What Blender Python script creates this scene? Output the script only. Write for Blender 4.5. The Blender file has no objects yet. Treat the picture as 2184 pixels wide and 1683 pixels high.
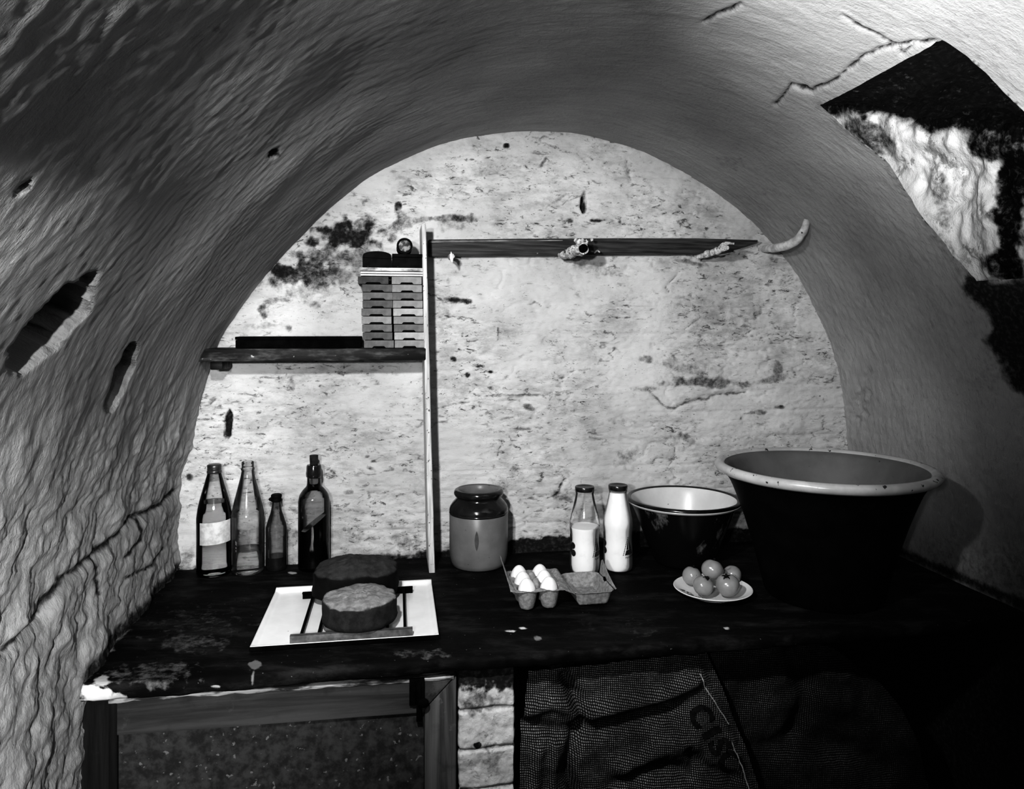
import bpy, bmesh, math, random
import numpy as np
from mathutils import Vector, Matrix

random.seed(7)
RNG = np.random.RandomState(11)
C = bpy.context.scene.collection
PI = math.pi

# ------------------------------------------------------------------ frame
F, CX, HY, H = 1560.0, 1092.0, 700.0, 1.48
ZC = H - 0.633                      # worktop height
TH = math.radians(9.4)              # the alcove is turned a little from the camera
CT, ST = math.cos(TH), math.sin(TH)
D0 = 2.047                          # back wall, measured along the alcove


def W(a, d, z):                     # alcove (lateral, depth, height) -> world
    return (a * CT - d * ST, a * ST + d * CT, z)


def AD(X, Y):                       # world -> alcove
    return (X * CT + Y * ST, -X * ST + Y * CT)


def ray_d(px, py, depth):           # photo point on an alcove depth plane -> (a, z)
    rx, rz = (px - CX) / F, (HY - py) / F
    lam = depth / (-rx * ST + CT)
    return lam * (rx * CT + ST), H + lam * rz


def PY(px, py, Y):
    return ((px - CX) / F * Y, Y, H + (HY - py) / F * Y)


# ------------------------------------------------------------------ noise
_perm = RNG.permutation(256).astype(np.int64)
_perm = np.concatenate([_perm, _perm])
_g = RNG.normal(size=(256, 3))
_g /= np.linalg.norm(_g, axis=1)[:, None]


def perlin(x, y, z):
    x, y, z = np.broadcast_arrays(np.asarray(x, float), np.asarray(y, float), np.asarray(z, float))
    xi, yi, zi = np.floor(x).astype(np.int64), np.floor(y).astype(np.int64), np.floor(z).astype(np.int64)
    xf, yf, zf = x - xi, y - yi, z - zi
    u, v, w = (t * t * t * (t * (t * 6 - 15) + 10) for t in (xf, yf, zf))
    out = 0
    for dx in (0, 1):
        for dy in (0, 1):
            for dz in (0, 1):
                h = _perm[(_perm[(_perm[(xi + dx) & 255] + yi + dy) & 255] + zi + dz) & 255]
                g = _g[h]
                dot = g[..., 0] * (xf - dx) + g[..., 1] * (yf - dy) + g[..., 2] * (zf - dz)
                out = out + dot * (u if dx else 1 - u) * (v if dy else 1 - v) * (w if dz else 1 - w)
    return out * 1.6


def fbm(x, y, z, oct=4, gain=0.5):
    s, amp, f = 0, 1.0, 1.0
    for _ in range(oct):
        s = s + amp * perlin(x * f, y * f, z * f)
        amp *= gain
        f *= 2.03
    return s


def sstep(e0, e1, x):
    t = np.clip((x - e0) / (e1 - e0), 0, 1)
    return t * t * (3 - 2 * t)


def seg_dist(px, py, pts):
    best = np.full(px.shape, 1e9)
    for (x0, y0), (x1, y1) in zip(pts[:-1], pts[1:]):
        dx, dy = x1 - x0, y1 - y0
        t = np.clip(((px - x0) * dx + (py - y0) * dy) / (dx * dx + dy * dy + 1e-9), 0, 1)
        best = np.minimum(best, np.hypot(px - x0 - t * dx, py - y0 - t * dy))
    return best


def blob(px, py, cx, cy, rx, ry, ang=0.0):
    c, s = math.cos(ang), math.sin(ang)
    dx, dy = px - cx, py - cy
    return np.hypot((dx * c + dy * s) / rx, (-dx * s + dy * c) / ry)


def in_poly(x, y, poly):
    inside = np.zeros(x.shape, bool)
    n = len(poly)
    for i in range(n):
        x0, y0 = poly[i]
        x1, y1 = poly[(i + 1) % n]
        cond = (y0 > y) != (y1 > y)
        xin = (x1 - x0) * (y - y0) / ((y1 - y0) if y1 != y0 else 1e-9) + x0
        inside ^= cond & (x < xin)
    return inside


# ------------------------------------------------------------------ object helpers
def tag(o, label=None, cat=None, group=None, kind=None):
    if label:
        o['label'] = label
    if cat:
        o['category'] = cat
    if group:
        o['group'] = group
    if kind:
        o['kind'] = kind
    return o


def empty(name, loc=(0, 0, 0), rz=0.0, label=None, cat=None, group=None):
    o = bpy.data.objects.new(name, None)
    C.objects.link(o)
    o.empty_display_size = 0.05
    o.location = loc
    o.rotation_euler = (0, 0, rz)
    return tag(o, label, cat, group)


def link(name, me, mat=None, parent=None, smooth=True):
    o = bpy.data.objects.new(name, me)
    C.objects.link(o)
    if mat:
        me.materials.append(mat)
    if parent:
        o.parent = parent
    if smooth:
        me.shade_smooth()
    return o


def bm_obj(name, bm, mat=None, parent=None, smooth=False, angle=None):
    me = bpy.data.meshes.new(name)
    bmesh.ops.recalc_face_normals(bm, faces=bm.faces)
    bm.to_mesh(me)
    bm.free()
    o = link(name, me, mat, parent, smooth)
    if angle:
        me.shade_smooth()
        me.set_sharp_from_angle(angle=math.radians(angle))
    return o


def grid_mesh(name, P, mask=None, attrs=None, uv=None, closed_u=False):
    ni, nj, _ = P.shape
    me = bpy.data.meshes.new(name)
    idx = np.arange(ni * nj).reshape(ni, nj)
    if closed_u:
        idx = np.vstack([idx, idx[:1]])
    q = np.stack([idx[:-1, :-1], idx[1:, :-1], idx[1:, 1:], idx[:-1, 1:]], -1)
    q = q[mask] if mask is not None else q.reshape(-1, 4)
    used = np.unique(q)
    remap = np.full(ni * nj, -1)
    remap[used] = np.arange(len(used))
    q = remap[q]
    V = P.reshape(-1, 3)[used]
    me.vertices.add(len(V))
    me.vertices.foreach_set('co', V.astype(np.float32).ravel())
    me.loops.add(q.size)
    me.polygons.add(len(q))
    me.polygons.foreach_set('loop_start', np.arange(0, q.size, 4, dtype=np.int32))
    me.loops.foreach_set('vertex_index', q.astype(np.int32).ravel())
    me.update(calc_edges=True)
    for k, v in (attrs or {}).items():
        at = me.attributes.new(k, 'FLOAT', 'POINT')
        at.data.foreach_set('value', v.reshape(-1)[used].astype(np.float32))
    if uv is not None:
        U = uv.reshape(-1, 2)[used][q.ravel()]
        l = me.uv_layers.new(name='UVMap')
        l.data.foreach_set('uv', U.astype(np.float32).ravel())
    me.validate()
    return me


def add_box(bm, x0, x1, y0, y1, z0, z1, bev=0.0):
    r = bmesh.ops.create_cube(bm, size=1.0)
    vs = r['verts']
    for v in vs:
        v.co = Vector(((x0 + x1) / 2 + v.co.x * (x1 - x0), (y0 + y1) / 2 + v.co.y * (y1 - y0), (z0 + z1) / 2 + v.co.z * (z1 - z0)))
    if bev > 0:
        es = list({e for v in vs for e in v.link_edges})
        bmesh.ops.bevel(bm, geom=es, offset=bev, segments=2, affect='EDGES', profile=0.5)
    return vs


def box(name, x0, x1, y0, y1, z0, z1, mat, parent=None, bev=0.002):
    bm = bmesh.new()
    add_box(bm, x0, x1, y0, y1, z0, z1, bev)
    return bm_obj(name, bm, mat, parent, angle=40)


def prism(name, pts, y0, y1, mat, parent=None, bev=0.002):
    """polygon in local x,z extruded along y"""
    bm = bmesh.new()
    a = [bm.verts.new((x, y0, z)) for x, z in pts]
    f = bm.faces.new(a)
    r = bmesh.ops.extrude_face_region(bm, geom=[f])
    for v in r['geom']:
        if isinstance(v, bmesh.types.BMVert):
            v.co.y = y1
    if bev:
        bmesh.ops.bevel(bm, geom=list(bm.edges), offset=bev, segments=2, affect='EDGES')
    return bm_obj(name, bm, mat, parent, angle=40)


def lathe(name, prof, mat, parent=None, segs=56, wob=None, angle=50):
    bm = bmesh.new()
    rings = []
    for r, z in prof:
        if r < 1e-6:
            rings.append([bm.verts.new((0, 0, z))])
        else:
            ring = []
            for k in range(segs):
                t = 2 * PI * k / segs
                rr = r * (1 + (wob(t, z) if wob else 0))
                ring.append(bm.verts.new((rr * math.cos(t), rr * math.sin(t), z)))
            rings.append(ring)
    for A, B in zip(rings[:-1], rings[1:]):
        for k in range(segs):
            k2 = (k + 1) % segs
            if len(A) == 1 and len(B) == 1:
                break
            if len(A) == 1:
                bm.faces.new((A[0], B[k2], B[k]))
            elif len(B) == 1:
                bm.faces.new((A[k], A[k2], B[0]))
            else:
                bm.faces.new((A[k], A[k2], B[k2], B[k]))
    return bm_obj(name, bm, mat, parent, angle=angle)


def spline(pts, n):
    """Catmull-Rom through points, n samples, as array"""
    P = np.array(pts, float)
    P = np.vstack([2 * P[0] - P[1], P, 2 * P[-1] - P[-2]])
    out = []
    m = len(P) - 3
    for t in np.linspace(0, m - 1e-6, n):
        i = int(t)
        u = t - i
        p0, p1, p2, p3 = P[i:i + 4]
        out.append(0.5 * ((2 * p1) + (-p0 + p2) * u + (2 * p0 - 5 * p1 + 4 * p2 - p3) * u * u + (-p0 + 3 * p1 - 3 * p2 + p3) * u ** 3))
    return np.array(out)


def tube(name, pts, radii, mat, parent=None, segs=14, n=40, rough=0.0, seed=0.0, cap=True):
    P = spline(pts, n)
    R = np.interp(np.linspace(0, 1, n), np.linspace(0, 1, len(radii)), radii)
    T = np.gradient(P, axis=0)
    T /= np.linalg.norm(T, axis=1)[:, None]
    up = np.array([0.02, 0.1, 1.0])
    rows = []
    for i in range(n):
        A = np.cross(T[i], up)
        A /= np.linalg.norm(A)
        B = np.cross(A, T[i])
        t = np.linspace(0, 2 * PI, segs, endpoint=False)
        row = P[i] + R[i] * (np.cos(t)[:, None] * A + np.sin(t)[:, None] * B)
        if rough:
            nn = fbm(row[:, 0] * 55 + seed, row[:, 1] * 55, row[:, 2] * 55, 3)
            row = P[i] + (row - P[i]) * (1 + rough * nn[:, None])
        rows.append(row)
    bm = bmesh.new()
    vs = [[bm.verts.new(p) for p in row] for row in rows]
    for A, B in zip(vs[:-1], vs[1:]):
        for k in range(segs):
            bm.faces.new((A[k], A[(k + 1) % segs], B[(k + 1) % segs], B[k]))
    if cap:
        bm.faces.new(vs[0][::-1])
        bm.faces.new(vs[-1])
    return bm_obj(name, bm, mat, parent, angle=60)


# ------------------------------------------------------------------ materials
class NT:
    def __init__(s, name):
        s.m = bpy.data.materials.new(name)
        s.m.use_nodes = True
        s.t = s.m.node_tree
        s.b = s.t.nodes['Principled BSDF']
        s.out = s.t.nodes['Material Output']

    def n(s, typ, **kw):
        nd = s.t.nodes.new(typ)
        for k, v in kw.items():
            setattr(nd, k, v)
        return nd

    def set(s, sock, v):
        if hasattr(v, 'is_output'):
            s.t.links.new(v, sock)
        else:
            if sock.type == 'RGBA' and not hasattr(v, '__len__'):
                v = (v, v, v, 1)
            sock.default_value = v

    def coord(s, kind='Object', scale=(1, 1, 1), rot=(0, 0, 0)):
        tc = s.n('ShaderNodeTexCoord')
        mp = s.n('ShaderNodeMapping')
        s.t.links.new(tc.outputs[kind], mp.inputs['Vector'])
        mp.inputs['Scale'].default_value = scale
        mp.inputs['Rotation'].default_value = rot
        return mp.outputs[0]

    def noise(s, vec, scale, detail=5, rough=0.55, dist=0.0):
        nd = s.n('ShaderNodeTexNoise')
        s.t.links.new(vec, nd.inputs['Vector'])
        nd.inputs['Scale'].default_value = scale
        nd.inputs['Detail'].default_value = detail
        nd.inputs['Roughness'].default_value = rough
        nd.inputs['Distortion'].default_value = dist
        return nd.outputs[0]

    def voro(s, vec, scale):
        nd = s.n('ShaderNodeTexVoronoi')
        s.t.links.new(vec, nd.inputs['Vector'])
        nd.inputs['Scale'].default_value = scale
        return nd.outputs['Distance']

    def ramp(s, fac, a, b, v0=0.0, v1=1.0):
        nd = s.n('ShaderNodeMapRange')
        nd.interpolation_type = 'SMOOTHSTEP'
        s.set(nd.inputs['Value'], fac)
        nd.inputs['From Min'].default_value = a
        nd.inputs['From Max'].default_value = b
        nd.inputs['To Min'].default_value = v0
        nd.inputs['To Max'].default_value = v1
        return nd.outputs[0]

    def math(s, op, a, b=0.0):
        nd = s.n('ShaderNodeMath', operation=op)
        s.set(nd.inputs[0], a)
        s.set(nd.inputs[1], b)
        return nd.outputs[0]

    def mixf(s, f, a, b):
        nd = s.n('ShaderNodeMix', data_type='FLOAT')
        s.set(nd.inputs[0], f)
        s.set(nd.inputs[2], a)
        s.set(nd.inputs[3], b)
        return nd.outputs[0]

    def attr(s, name):
        nd = s.n('ShaderNodeAttribute', attribute_name=name)
        return nd.outputs['Fac']

    def bump(s, h, strength=0.5, dist=0.005):
        nd = s.n('ShaderNodeBump')
        s.set(nd.inputs['Height'], h)
        nd.inputs['Strength'].default_value = strength
        nd.inputs['Distance'].default_value = dist
        s.t.links.new(nd.outputs[0], s.b.inputs['Normal'])

    def fin(s, col, rough=0.7, spec=0.3, metal=0.0):
        s.set(s.b.inputs['Base Color'], col)
        s.set(s.b.inputs['Roughness'], rough)
        s.set(s.b.inputs['Specular IOR Level'], spec)
        s.set(s.b.inputs['Metallic'], metal)
        return s.m


def gmat(name, lo, hi, scale=25, detail=6, rough=0.7, bump=0.15, bdist=0.002, bscale=None, stretch=(1, 1, 1), spec=0.3, speck=None, metal=0.0, kind='Object', lo_t=0.35, hi_t=0.65):
    s = NT(name)
    v = s.coord(kind, stretch)
    f = s.ramp(s.noise(v, scale, detail, 0.6), lo_t, hi_t)
    col = s.mixf(f, lo, hi)
    if speck:
        sp = s.ramp(s.noise(s.coord(kind), speck[0], 2, 0.5), speck[1], speck[1] + 0.05)
        col = s.mixf(sp, col, speck[2])
    if bump:
        s.bump(s.noise(v, bscale or scale * 2, 6, 0.6), bump, bdist)
    return s.fin(col, rough, spec, metal)


def limewash(name, base, dark, lo=0.8, fleck=0.5, stretch=(1, 1, 1), kind='Object', bumps=(14, 45, 0.5), fine=0.25):
    s = NT(name)
    v0 = s.coord(kind)
    v = s.coord(kind, stretch)
    big = s.ramp(s.noise(v0, 3.0, 4, 0.6), 0.3, 0.7, lo, 1.0)
    pat = s.ramp(s.noise(v0, 4.5, 4, 0.6), 0.36, 0.58)
    mid = s.ramp(s.noise(v, 16, 8, 0.78), 0.32, 0.62, 1.0 - 0.45 * fleck, 1.0)
    mid = s.mixf(pat, 1.0, mid)
    col = s.math('MULTIPLY', s.math('MULTIPLY', base, big), mid)
    # grime caught in the grain: crisp flecks, gathered in patches
    gr = s.ramp(s.noise(v, bumps[0] * 2.2, 8, 0.78, 0.5), 0.56, 0.625, 0.0, fleck)
    gr = s.math('MULTIPLY', gr, s.mixf(pat, 0.12, 1.0))
    sp = s.ramp(s.noise(v, 105, 4, 0.7), 0.645, 0.70, 0.0, fleck * 1.3)
    sp = s.math('MULTIPLY', sp, s.ramp(s.noise(v0, 8, 3, 0.5), 0.44, 0.60))
    gr = s.math('MAXIMUM', gr, sp)
    st = s.attr('stain_shade')
    nb = s.noise(v0, 60, 7, 0.7)
    st2 = s.math('ADD', st, s.math('MULTIPLY', s.math('SUBTRACT', nb, 0.5), 1.1))
    st2 = s.ramp(st2, 0.18, 0.95)
    st2 = s.math('MULTIPLY', st2, s.ramp(st, 0.02, 0.12))
    col = s.mixf(gr, col, dark * 2.2)
    col = s.mixf(st2, col, s.mixf(s.ramp(s.noise(v0, 90, 4, 0.6), 0.45, 0.7), dark, dark * 3.0))
    hgt = s.math('ADD', s.noise(v, bumps[1], 6, 0.7), s.math('MULTIPLY', s.noise(s.coord('Object'), 130, 5, 0.65), fine))
    hgt = s.math('SUBTRACT', hgt, s.math('MULTIPLY', gr, 0.25))
    s.bump(hgt, bumps[2], 0.006)
    return s.fin(col, 0.92, 0.15)


def thin_glass(name, centre, edge, gloss_rough=0.03, smear=0.0, ior=1.5):
    s = NT(name)
    s.t.nodes.remove(s.b)
    lw = s.n('ShaderNodeLayerWeight')
    lw.inputs['Blend'].default_value = 0.5
    f = s.ramp(lw.outputs['Facing'], 0.45, 0.98)
    tint = s.mixf(f, centre, edge)
    tr = s.n('ShaderNodeBsdfTransparent')
    s.t.links.new(tint, tr.inputs['Color'])
    gl = s.n('ShaderNodeBsdfGlossy')
    gl.inputs['Roughness'].default_value = gloss_rough
    fr = s.n('ShaderNodeFresnel')
    fr.inputs['IOR'].default_value = ior
    mx = s.n('ShaderNodeMixShader')
    s.t.links.new(fr.outputs[0], mx.inputs[0])
    s.t.links.new(tr.outputs[0], mx.inputs[1])
    s.t.links.new(gl.outputs[0], mx.inputs[2])
    last = mx
    if smear:
        v = s.coord('Object')
        df = s.n('ShaderNodeBsdfDiffuse')
        df.inputs['Color'].default_value = (0.5, 0.5, 0.5, 1)
        m2 = s.n('ShaderNodeMixShader')
        k = s.ramp(s.noise(v, 38, 6, 0.7), 0.5, 0.75, 0.02, smear)
        s.t.links.new(k, m2.inputs[0])
        s.t.links.new(last.outputs[0], m2.inputs[1])
        s.t.links.new(df.outputs[0], m2.inputs[2])
        last = m2
    s.t.links.new(last.outputs[0], s.out.inputs['Surface'])
    return s.m


def water(name, col, ior=1.33):
    s = NT(name)
    s.set(s.b.inputs['Base Color'], (col, col, col, 1))
    s.b.inputs['Transmission Weight'].default_value = 1.0
    s.b.inputs['Roughness'].default_value = 0.0
    s.b.inputs['IOR'].default_value = ior
    return s.m


def hessian_mat(name, lo, hi):
    s = NT(name)
    uv = s.coord('UV')
    jig = s.n('ShaderNodeVectorMath', operation='ADD')
    nz = s.n('ShaderNodeTexNoise')
    nz.inputs['Scale'].default_value = 45
    s.t.links.new(uv, nz.inputs['Vector'])
    sc = s.n('ShaderNodeVectorMath', operation='SCALE')
    s.t.links.new(nz.outputs['Color'], sc.inputs[0])
    sc.inputs['Scale'].default_value = 0.004
    s.t.links.new(uv, jig.inputs[0])
    s.t.links.new(sc.outputs[0], jig.inputs[1])

    def wave(d):
        w = s.n('ShaderNodeTexWave', wave_type='BANDS', bands_direction=d)
        w.inputs['Scale'].default_value = 74
        s.t.links.new(jig.outputs[0], w.inputs['Vector'])
        return w.outputs['Fac']
    wx, wy = wave('X'), wave('Y')
    weave = s.math('MULTIPLY', s.ramp(wx, 0.05, 0.6), s.ramp(wy, 0.05, 0.6))
    big = s.ramp(s.noise(uv, 9, 5, 0.6), 0.3, 0.7, 0.35, 1.0)
    thr = s.ramp(s.noise(uv, 160, 2, 0.5), 0.3, 0.75, 0.55, 1.2)
    col = s.mixf(s.math('MULTIPLY', weave, thr), lo, s.math('MULTIPLY', hi, big))
    s.bump(weave, 0.8, 0.002)
    return s.fin(col, 0.95, 0.05)


m_wall = limewash('whitewashed_brick', 0.74, 0.018, 0.74, 0.85, (1, 1, 2.4))
m_vault = limewash('vault_plaster', 0.42, 0.02, 0.78, 0.25, (5, 22, 1), 'UV', (3.0, 4.0, 0.6), 0.7)
m_recess = limewash('window_recess_stone', 0.88, 0.004, 0.8, 0.5, (1, 1, 0.7), 'Object', (9, 24, 0.9), 0.3)
m_floor = gmat('flagstone', 0.03, 0.07, 6, 8, 0.85, 0.4, 0.01)
m_post = gmat('painted_wood_pale', 0.45, 0.72, 30, 7, 0.6, 0.25, 0.002, stretch=(4, 4, 0.3), speck=(140, 0.66, 0.08))
m_rail = gmat('old_dark_wood', 0.018, 0.07, 30, 7, 0.6, 0.4, 0.002, stretch=(0.25, 3, 5), speck=(40, 0.70, 0.25))
m_shelf = gmat('worn_shelf_wood', 0.006, 0.15, 22, 8, 0.6, 0.4, 0.002, stretch=(0.5, 2, 2), speck=(60, 0.69, 0.4), lo_t=0.45, hi_t=0.75)
m_peg = gmat('limed_branch', 0.30, 0.75, 90, 6, 0.85, 0.7, 0.003, speck=(160, 0.62, 0.02))
m_horn = gmat('pale_horn', 0.42, 0.75, 40, 6, 0.5, 0.2, 0.002, speck=(70, 0.70, 0.05))
m_black = gmat('sooty_black', 0.002, 0.005, 30, 4, 0.85, 0.15, 0.001, spec=0.05)
m_darktin = gmat('dark_tin', 0.003, 0.008, 40, 5, 0.7, 0.1, 0.001, speck=(120, 0.74, 0.2), spec=0.1)
m_paper = gmat('paper_label', 0.45, 0.72, 40, 5, 0.7, 0.05, 0.001)
m_sheet = gmat('pale_card_edge', 0.5, 0.85, 60, 5, 0.8, 0.2, 0.001, stretch=(0.3, 1, 3))
m_enamel = gmat('white_enamel', 0.82, 0.9, 12, 4, 0.25, 0.03, 0.001, spec=0.5, speck=(70, 0.76, 0.1))
m_steel = gmat('dull_steel', 0.12, 0.22, 60, 4, 0.45, 0.05, 0.001, spec=0.5, metal=0.6)
m_foil = gmat('dark_foil', 0.02, 0.05, 60, 4, 0.25, 0.2, 0.001, metal=0.5, spec=0.6)
m_milk = gmat('milk', 0.86, 0.9, 5, 2, 0.5, 0.0)
m_print = gmat('dark_print', 0.015, 0.03, 60, 3, 0.6, 0.0)
m_egg = gmat('eggshell', 0.80, 0.88, 30, 3, 0.5, 0.05, 0.0005)
m_pulp = gmat('egg_box_pulp', 0.20, 0.33, 120, 6, 0.95, 0.5, 0.0015, speck=(300, 0.70, 0.4))
m_bowl_in = gmat('bowl_lining_white', 0.62, 0.74, 8, 5, 0.28, 0.03, 0.001, spec=0.5, speck=(60, 0.73, 0.12))
m_bowl_rim = gmat('bowl_rim_black', 0.006, 0.012, 20, 3, 0.2, 0.0, spec=0.6)
m_bowl_out = gmat('bowl_mottled_enamel', 0.008, 0.16, 14, 5, 0.25, 0.05, 0.001, stretch=(1, 1, 0.45), spec=0.5, lo_t=0.58, hi_t=0.66)
m_pan_out = gmat('dark_glaze', 0.002, 0.004, 20, 3, 0.6, 0.05, 0.001, spec=0.1)
m_pan_in = gmat('pancheon_lining', 0.10, 0.14, 7, 6, 0.7, 0.05, 0.001, speck=(55, 0.72, 0.03), spec=0.4)
m_pan_rim = gmat('pancheon_rim', 0.40, 0.52, 14, 6, 0.25, 0.1, 0.001, speck=(70, 0.66, 0.04), spec=0.5)
m_jar = gmat('stoneware_body', 0.15, 0.20, 12, 6, 0.35, 0.06, 0.001, speck=(90, 0.72, 0.05), spec=0.4)
m_jar_dk = gmat('stoneware_dark_glaze', 0.012, 0.022, 15, 4, 0.15, 0.04, 0.001, spec=0.6)
m_cork = gmat('cork_dark', 0.01, 0.03, 60, 5, 0.8, 0.4, 0.001)
m_cap = gmat('screw_cap', 0.06, 0.12, 60, 4, 0.35, 0.1, 0.001, metal=0.7)
m_plate = gmat('white_plate', 0.84, 0.9, 5, 2, 0.2, 0.0, spec=0.5)
m_calyx = gmat('tomato_calyx', 0.006, 0.015, 60, 3, 0.8, 0.2)
m_hess = hessian_mat('hessian_weave', 0.008, 0.34)
m_hess2 = hessian_mat('hessian_weave_dark', 0.006, 0.2)
m_thread = gmat('white_thread', 0.3, 0.5, 200, 3, 0.9, 0.3, 0.001)
m_ink = gmat('stencil_ink', 0.004, 0.012, 90, 4, 0.9, 0.2)
m_glass = thin_glass('clear_bottle_glass', 0.95, 0.12, 0.09)
m_glass_s = thin_glass('smeared_bottle_glass', 0.94, 0.22, 0.09, smear=0.12)
m_glass_m = thin_glass('milk_bottle_glass', 0.97, 0.85, 0.08, smear=0.10, ior=1.2)
m_glass_g = thin_glass('green_bottle_glass', 0.76, 0.04, 0.09, smear=0.04)
m_glass_a = thin_glass('amber_bottle_glass', 0.82, 0.07, 0.09)
m_water = water('clear_liquid', 0.95)
m_dark_liq = gmat('dark_liquid', 0.003, 0.006, 20, 3, 0.08, 0.0, spec=0.6)


def tomato_mat():
    s = NT('tomato_skin')
    v = s.coord('Object')
    col = s.mixf(s.ramp(s.noise(v, 30, 4, 0.5), 0.3, 0.7), 0.25, 0.34)
    sp = s.ramp(s.noise(v, 130, 2, 0.5), 0.74, 0.78)
    col = s.mixf(sp, col, 0.05)
    return s.fin(col, 0.22, 0.5)


m_tom = tomato_mat()


def cake_mat(name, side, top):
    s = NT(name)
    v = s.coord('Object')
    g = s.n('ShaderNodeNewGeometry')
    sep = s.n('ShaderNodeSeparateXYZ')
    s.t.links.new(g.outputs['Normal'], sep.inputs[0])
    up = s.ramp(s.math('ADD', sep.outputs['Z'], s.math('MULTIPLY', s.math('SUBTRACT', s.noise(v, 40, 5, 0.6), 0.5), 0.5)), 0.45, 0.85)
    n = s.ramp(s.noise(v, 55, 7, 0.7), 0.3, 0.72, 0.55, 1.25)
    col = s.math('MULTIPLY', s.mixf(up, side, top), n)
    s.bump(s.noise(v, 130, 6, 0.7), 0.5, 0.002)
    return s.fin(col, 0.8, 0.2)


m_cake = cake_mat('sponge_cake', 0.03, 0.27)
m_cake2 = cake_mat('dark_fruit_cake', 0.005, 0.05)


def worktop_mat():
    s = NT('black_slate')
    v = s.coord('Object')
    vs = s.coord('Object', (1, 3.0, 3.0), (0, 0, -TH))
    col = s.mixf(s.ramp(s.noise(vs, 7, 9, 0.7), 0.45, 0.75), 0.005, 0.035)
    w = s.attr('worn')
    w2 = s.ramp(s.math('ADD', w, s.math('MULTIPLY', s.math('SUBTRACT', s.noise(v, 55, 7, 0.7), 0.5), 1.2)), 0.35, 0.75)
    w2 = s.math('MULTIPLY', w2, s.ramp(w, 0.02, 0.15))
    wv = s.attr('pale')
    col = s.mixf(w2, col, s.mixf(wv, 0.025, 0.75))
    sp = s.ramp(s.noise(v, 150, 2, 0.5), 0.735, 0.76)
    col = s.mixf(s.math('MULTIPLY', sp, 0.7), col, 0.22)
    s.bump(s.math('ADD', s.noise(vs, 12, 8, 0.65), s.math('MULTIPLY', s.noise(v, 120, 4, 0.6), 0.2)), 0.35, 0.006)
    return s.fin(col, s.ramp(s.noise(v, 9, 4, 0.5), 0.3, 0.7, 0.6, 0.85), 0.12)


m_top = worktop_mat()


def rail_wood(name, lo, hi, along='x'):
    st = (1.2, 20, 22) if along == 'x' else (26, 20, 1.0)
    s = NT(name)
    v = s.coord('Object', st)
    vo = s.coord('Object')
    g = s.ramp(s.noise(v, 2.2, 6, 0.65, 0.5), 0.3, 0.72)
    col = s.mixf(g, lo, hi)
    wear = s.ramp(s.noise(vo, 16, 6, 0.65), 0.6, 0.7)
    col = s.mixf(s.math('MULTIPLY', wear, 0.35), col, hi * 2.2)
    dk = s.ramp(s.noise(vo, 9, 5, 0.6), 0.55, 0.7)
    col = s.mixf(s.math('MULTIPLY', dk, 0.6), col, lo * 0.5)
    s.bump(s.noise(v, 2.6, 6, 0.65), 0.35, 0.002)
    return s.fin(col, 0.6, 0.25)


m_door_rail = rail_wood('cabinet_rail_wood', 0.03, 0.075, 'x')
m_door_post = rail_wood('cabinet_post_wood', 0.035, 0.16, 'z')
m_door_panel = gmat('cabinet_panel_board', 0.02, 0.055, 60, 10, 0.75, 0.25, 0.002, speck=(90, 0.67, 0.16))
m_jamb = rail_wood('cabinet_jamb_wood', 0.004, 0.02, 'z')


def flaky():
    s = NT('flaking_paint')
    v = s.coord('Object', (0.4, 1, 1))
    k = s.ramp(s.noise(v, 30, 6, 0.6), 0.42, 0.55)
    return s.fin(s.mixf(k, 0.05, 0.42), 0.7, 0.2)


m_flake = flaky()
m_pier = None

# ================================================================== SETTING
# ---- profile of the vault on the back wall, read off the photograph
prof_px = [(372, 1440), (376, 1330), (382, 1215), (383, 1100), (398, 980), (430, 850), (472, 730), (543, 618), (640, 503), (760, 397), (860, 343), (960, 306),
           (1060, 287), (1150, 282), (1250, 289), (1350, 318), (1430, 352), (1510, 398), (1600, 468), (1690, 570), (1750, 680), (1790, 800), (1812, 940), (1820, 1100), (1824, 1240)]
pk = [ray_d(x, y, D0) for x, y in prof_px]
pk = [(pk[0][0] - 0.01, 0.0), (pk[0][0] - 0.01, 0.25)] + pk + [(pk[-1][0] + 0.005, 0.25), (pk[-1][0] + 0.005, 0.0)]
dense = spline(pk, 4000)
dense[:, 1] = np.maximum(dense[:, 1], 0.0)
seg = np.hypot(*np.diff(dense, axis=0).T)
SL = np.concatenate([[0], np.cumsum(seg)])
LTOT = SL[-1]
# smoothed tangent
tx, tz = np.gradient(dense[:, 0], SL + np.arange(len(SL)) * 1e-9), np.gradient(dense[:, 1], SL + np.arange(len(SL)) * 1e-9)
ker = np.ones(61) / 61
tx, tz = np.convolve(np.pad(tx, 30, 'edge'), ker, 'valid'), np.convolve(np.pad(tz, 30, 'edge'), ker, 'valid')
nl = np.hypot(tx, tz)
NXs, NZs = tz / nl, -tx / nl          # inward normal (to the right of travel: left wall up, over, down)


def prof(s):
    return np.interp(s, SL, dense[:, 0]), np.interp(s, SL, dense[:, 1]), np.interp(s, SL, NXs), np.interp(s, SL, NZs)


def px_of(P):
    X, Y, Z = P[..., 0], np.maximum(P[..., 1], 0.05), P[..., 2]
    return CX + F * X / Y, HY - F * (Z - H) / Y


def px_to_sd(px, py):
    """photo point -> (arc length, depth) on the plain vault"""
    rx, rz = (px - CX) / F, (HY - py) / F
    ra, rd = rx * CT + ST, -rx * ST + CT
    ang = math.atan2(rz, ra)
    pa = np.arctan2(dense[:, 1] - H, dense[:, 0])
    ok = np.cos(pa - ang) > 0.2
    k = np.argmin(np.where(ok, np.abs(np.sin(pa - ang)), 9))
    lam = math.hypot(dense[k, 0], dense[k, 1] - H) / math.hypot(ra, rz)
    return SL[k], lam * rd


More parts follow.
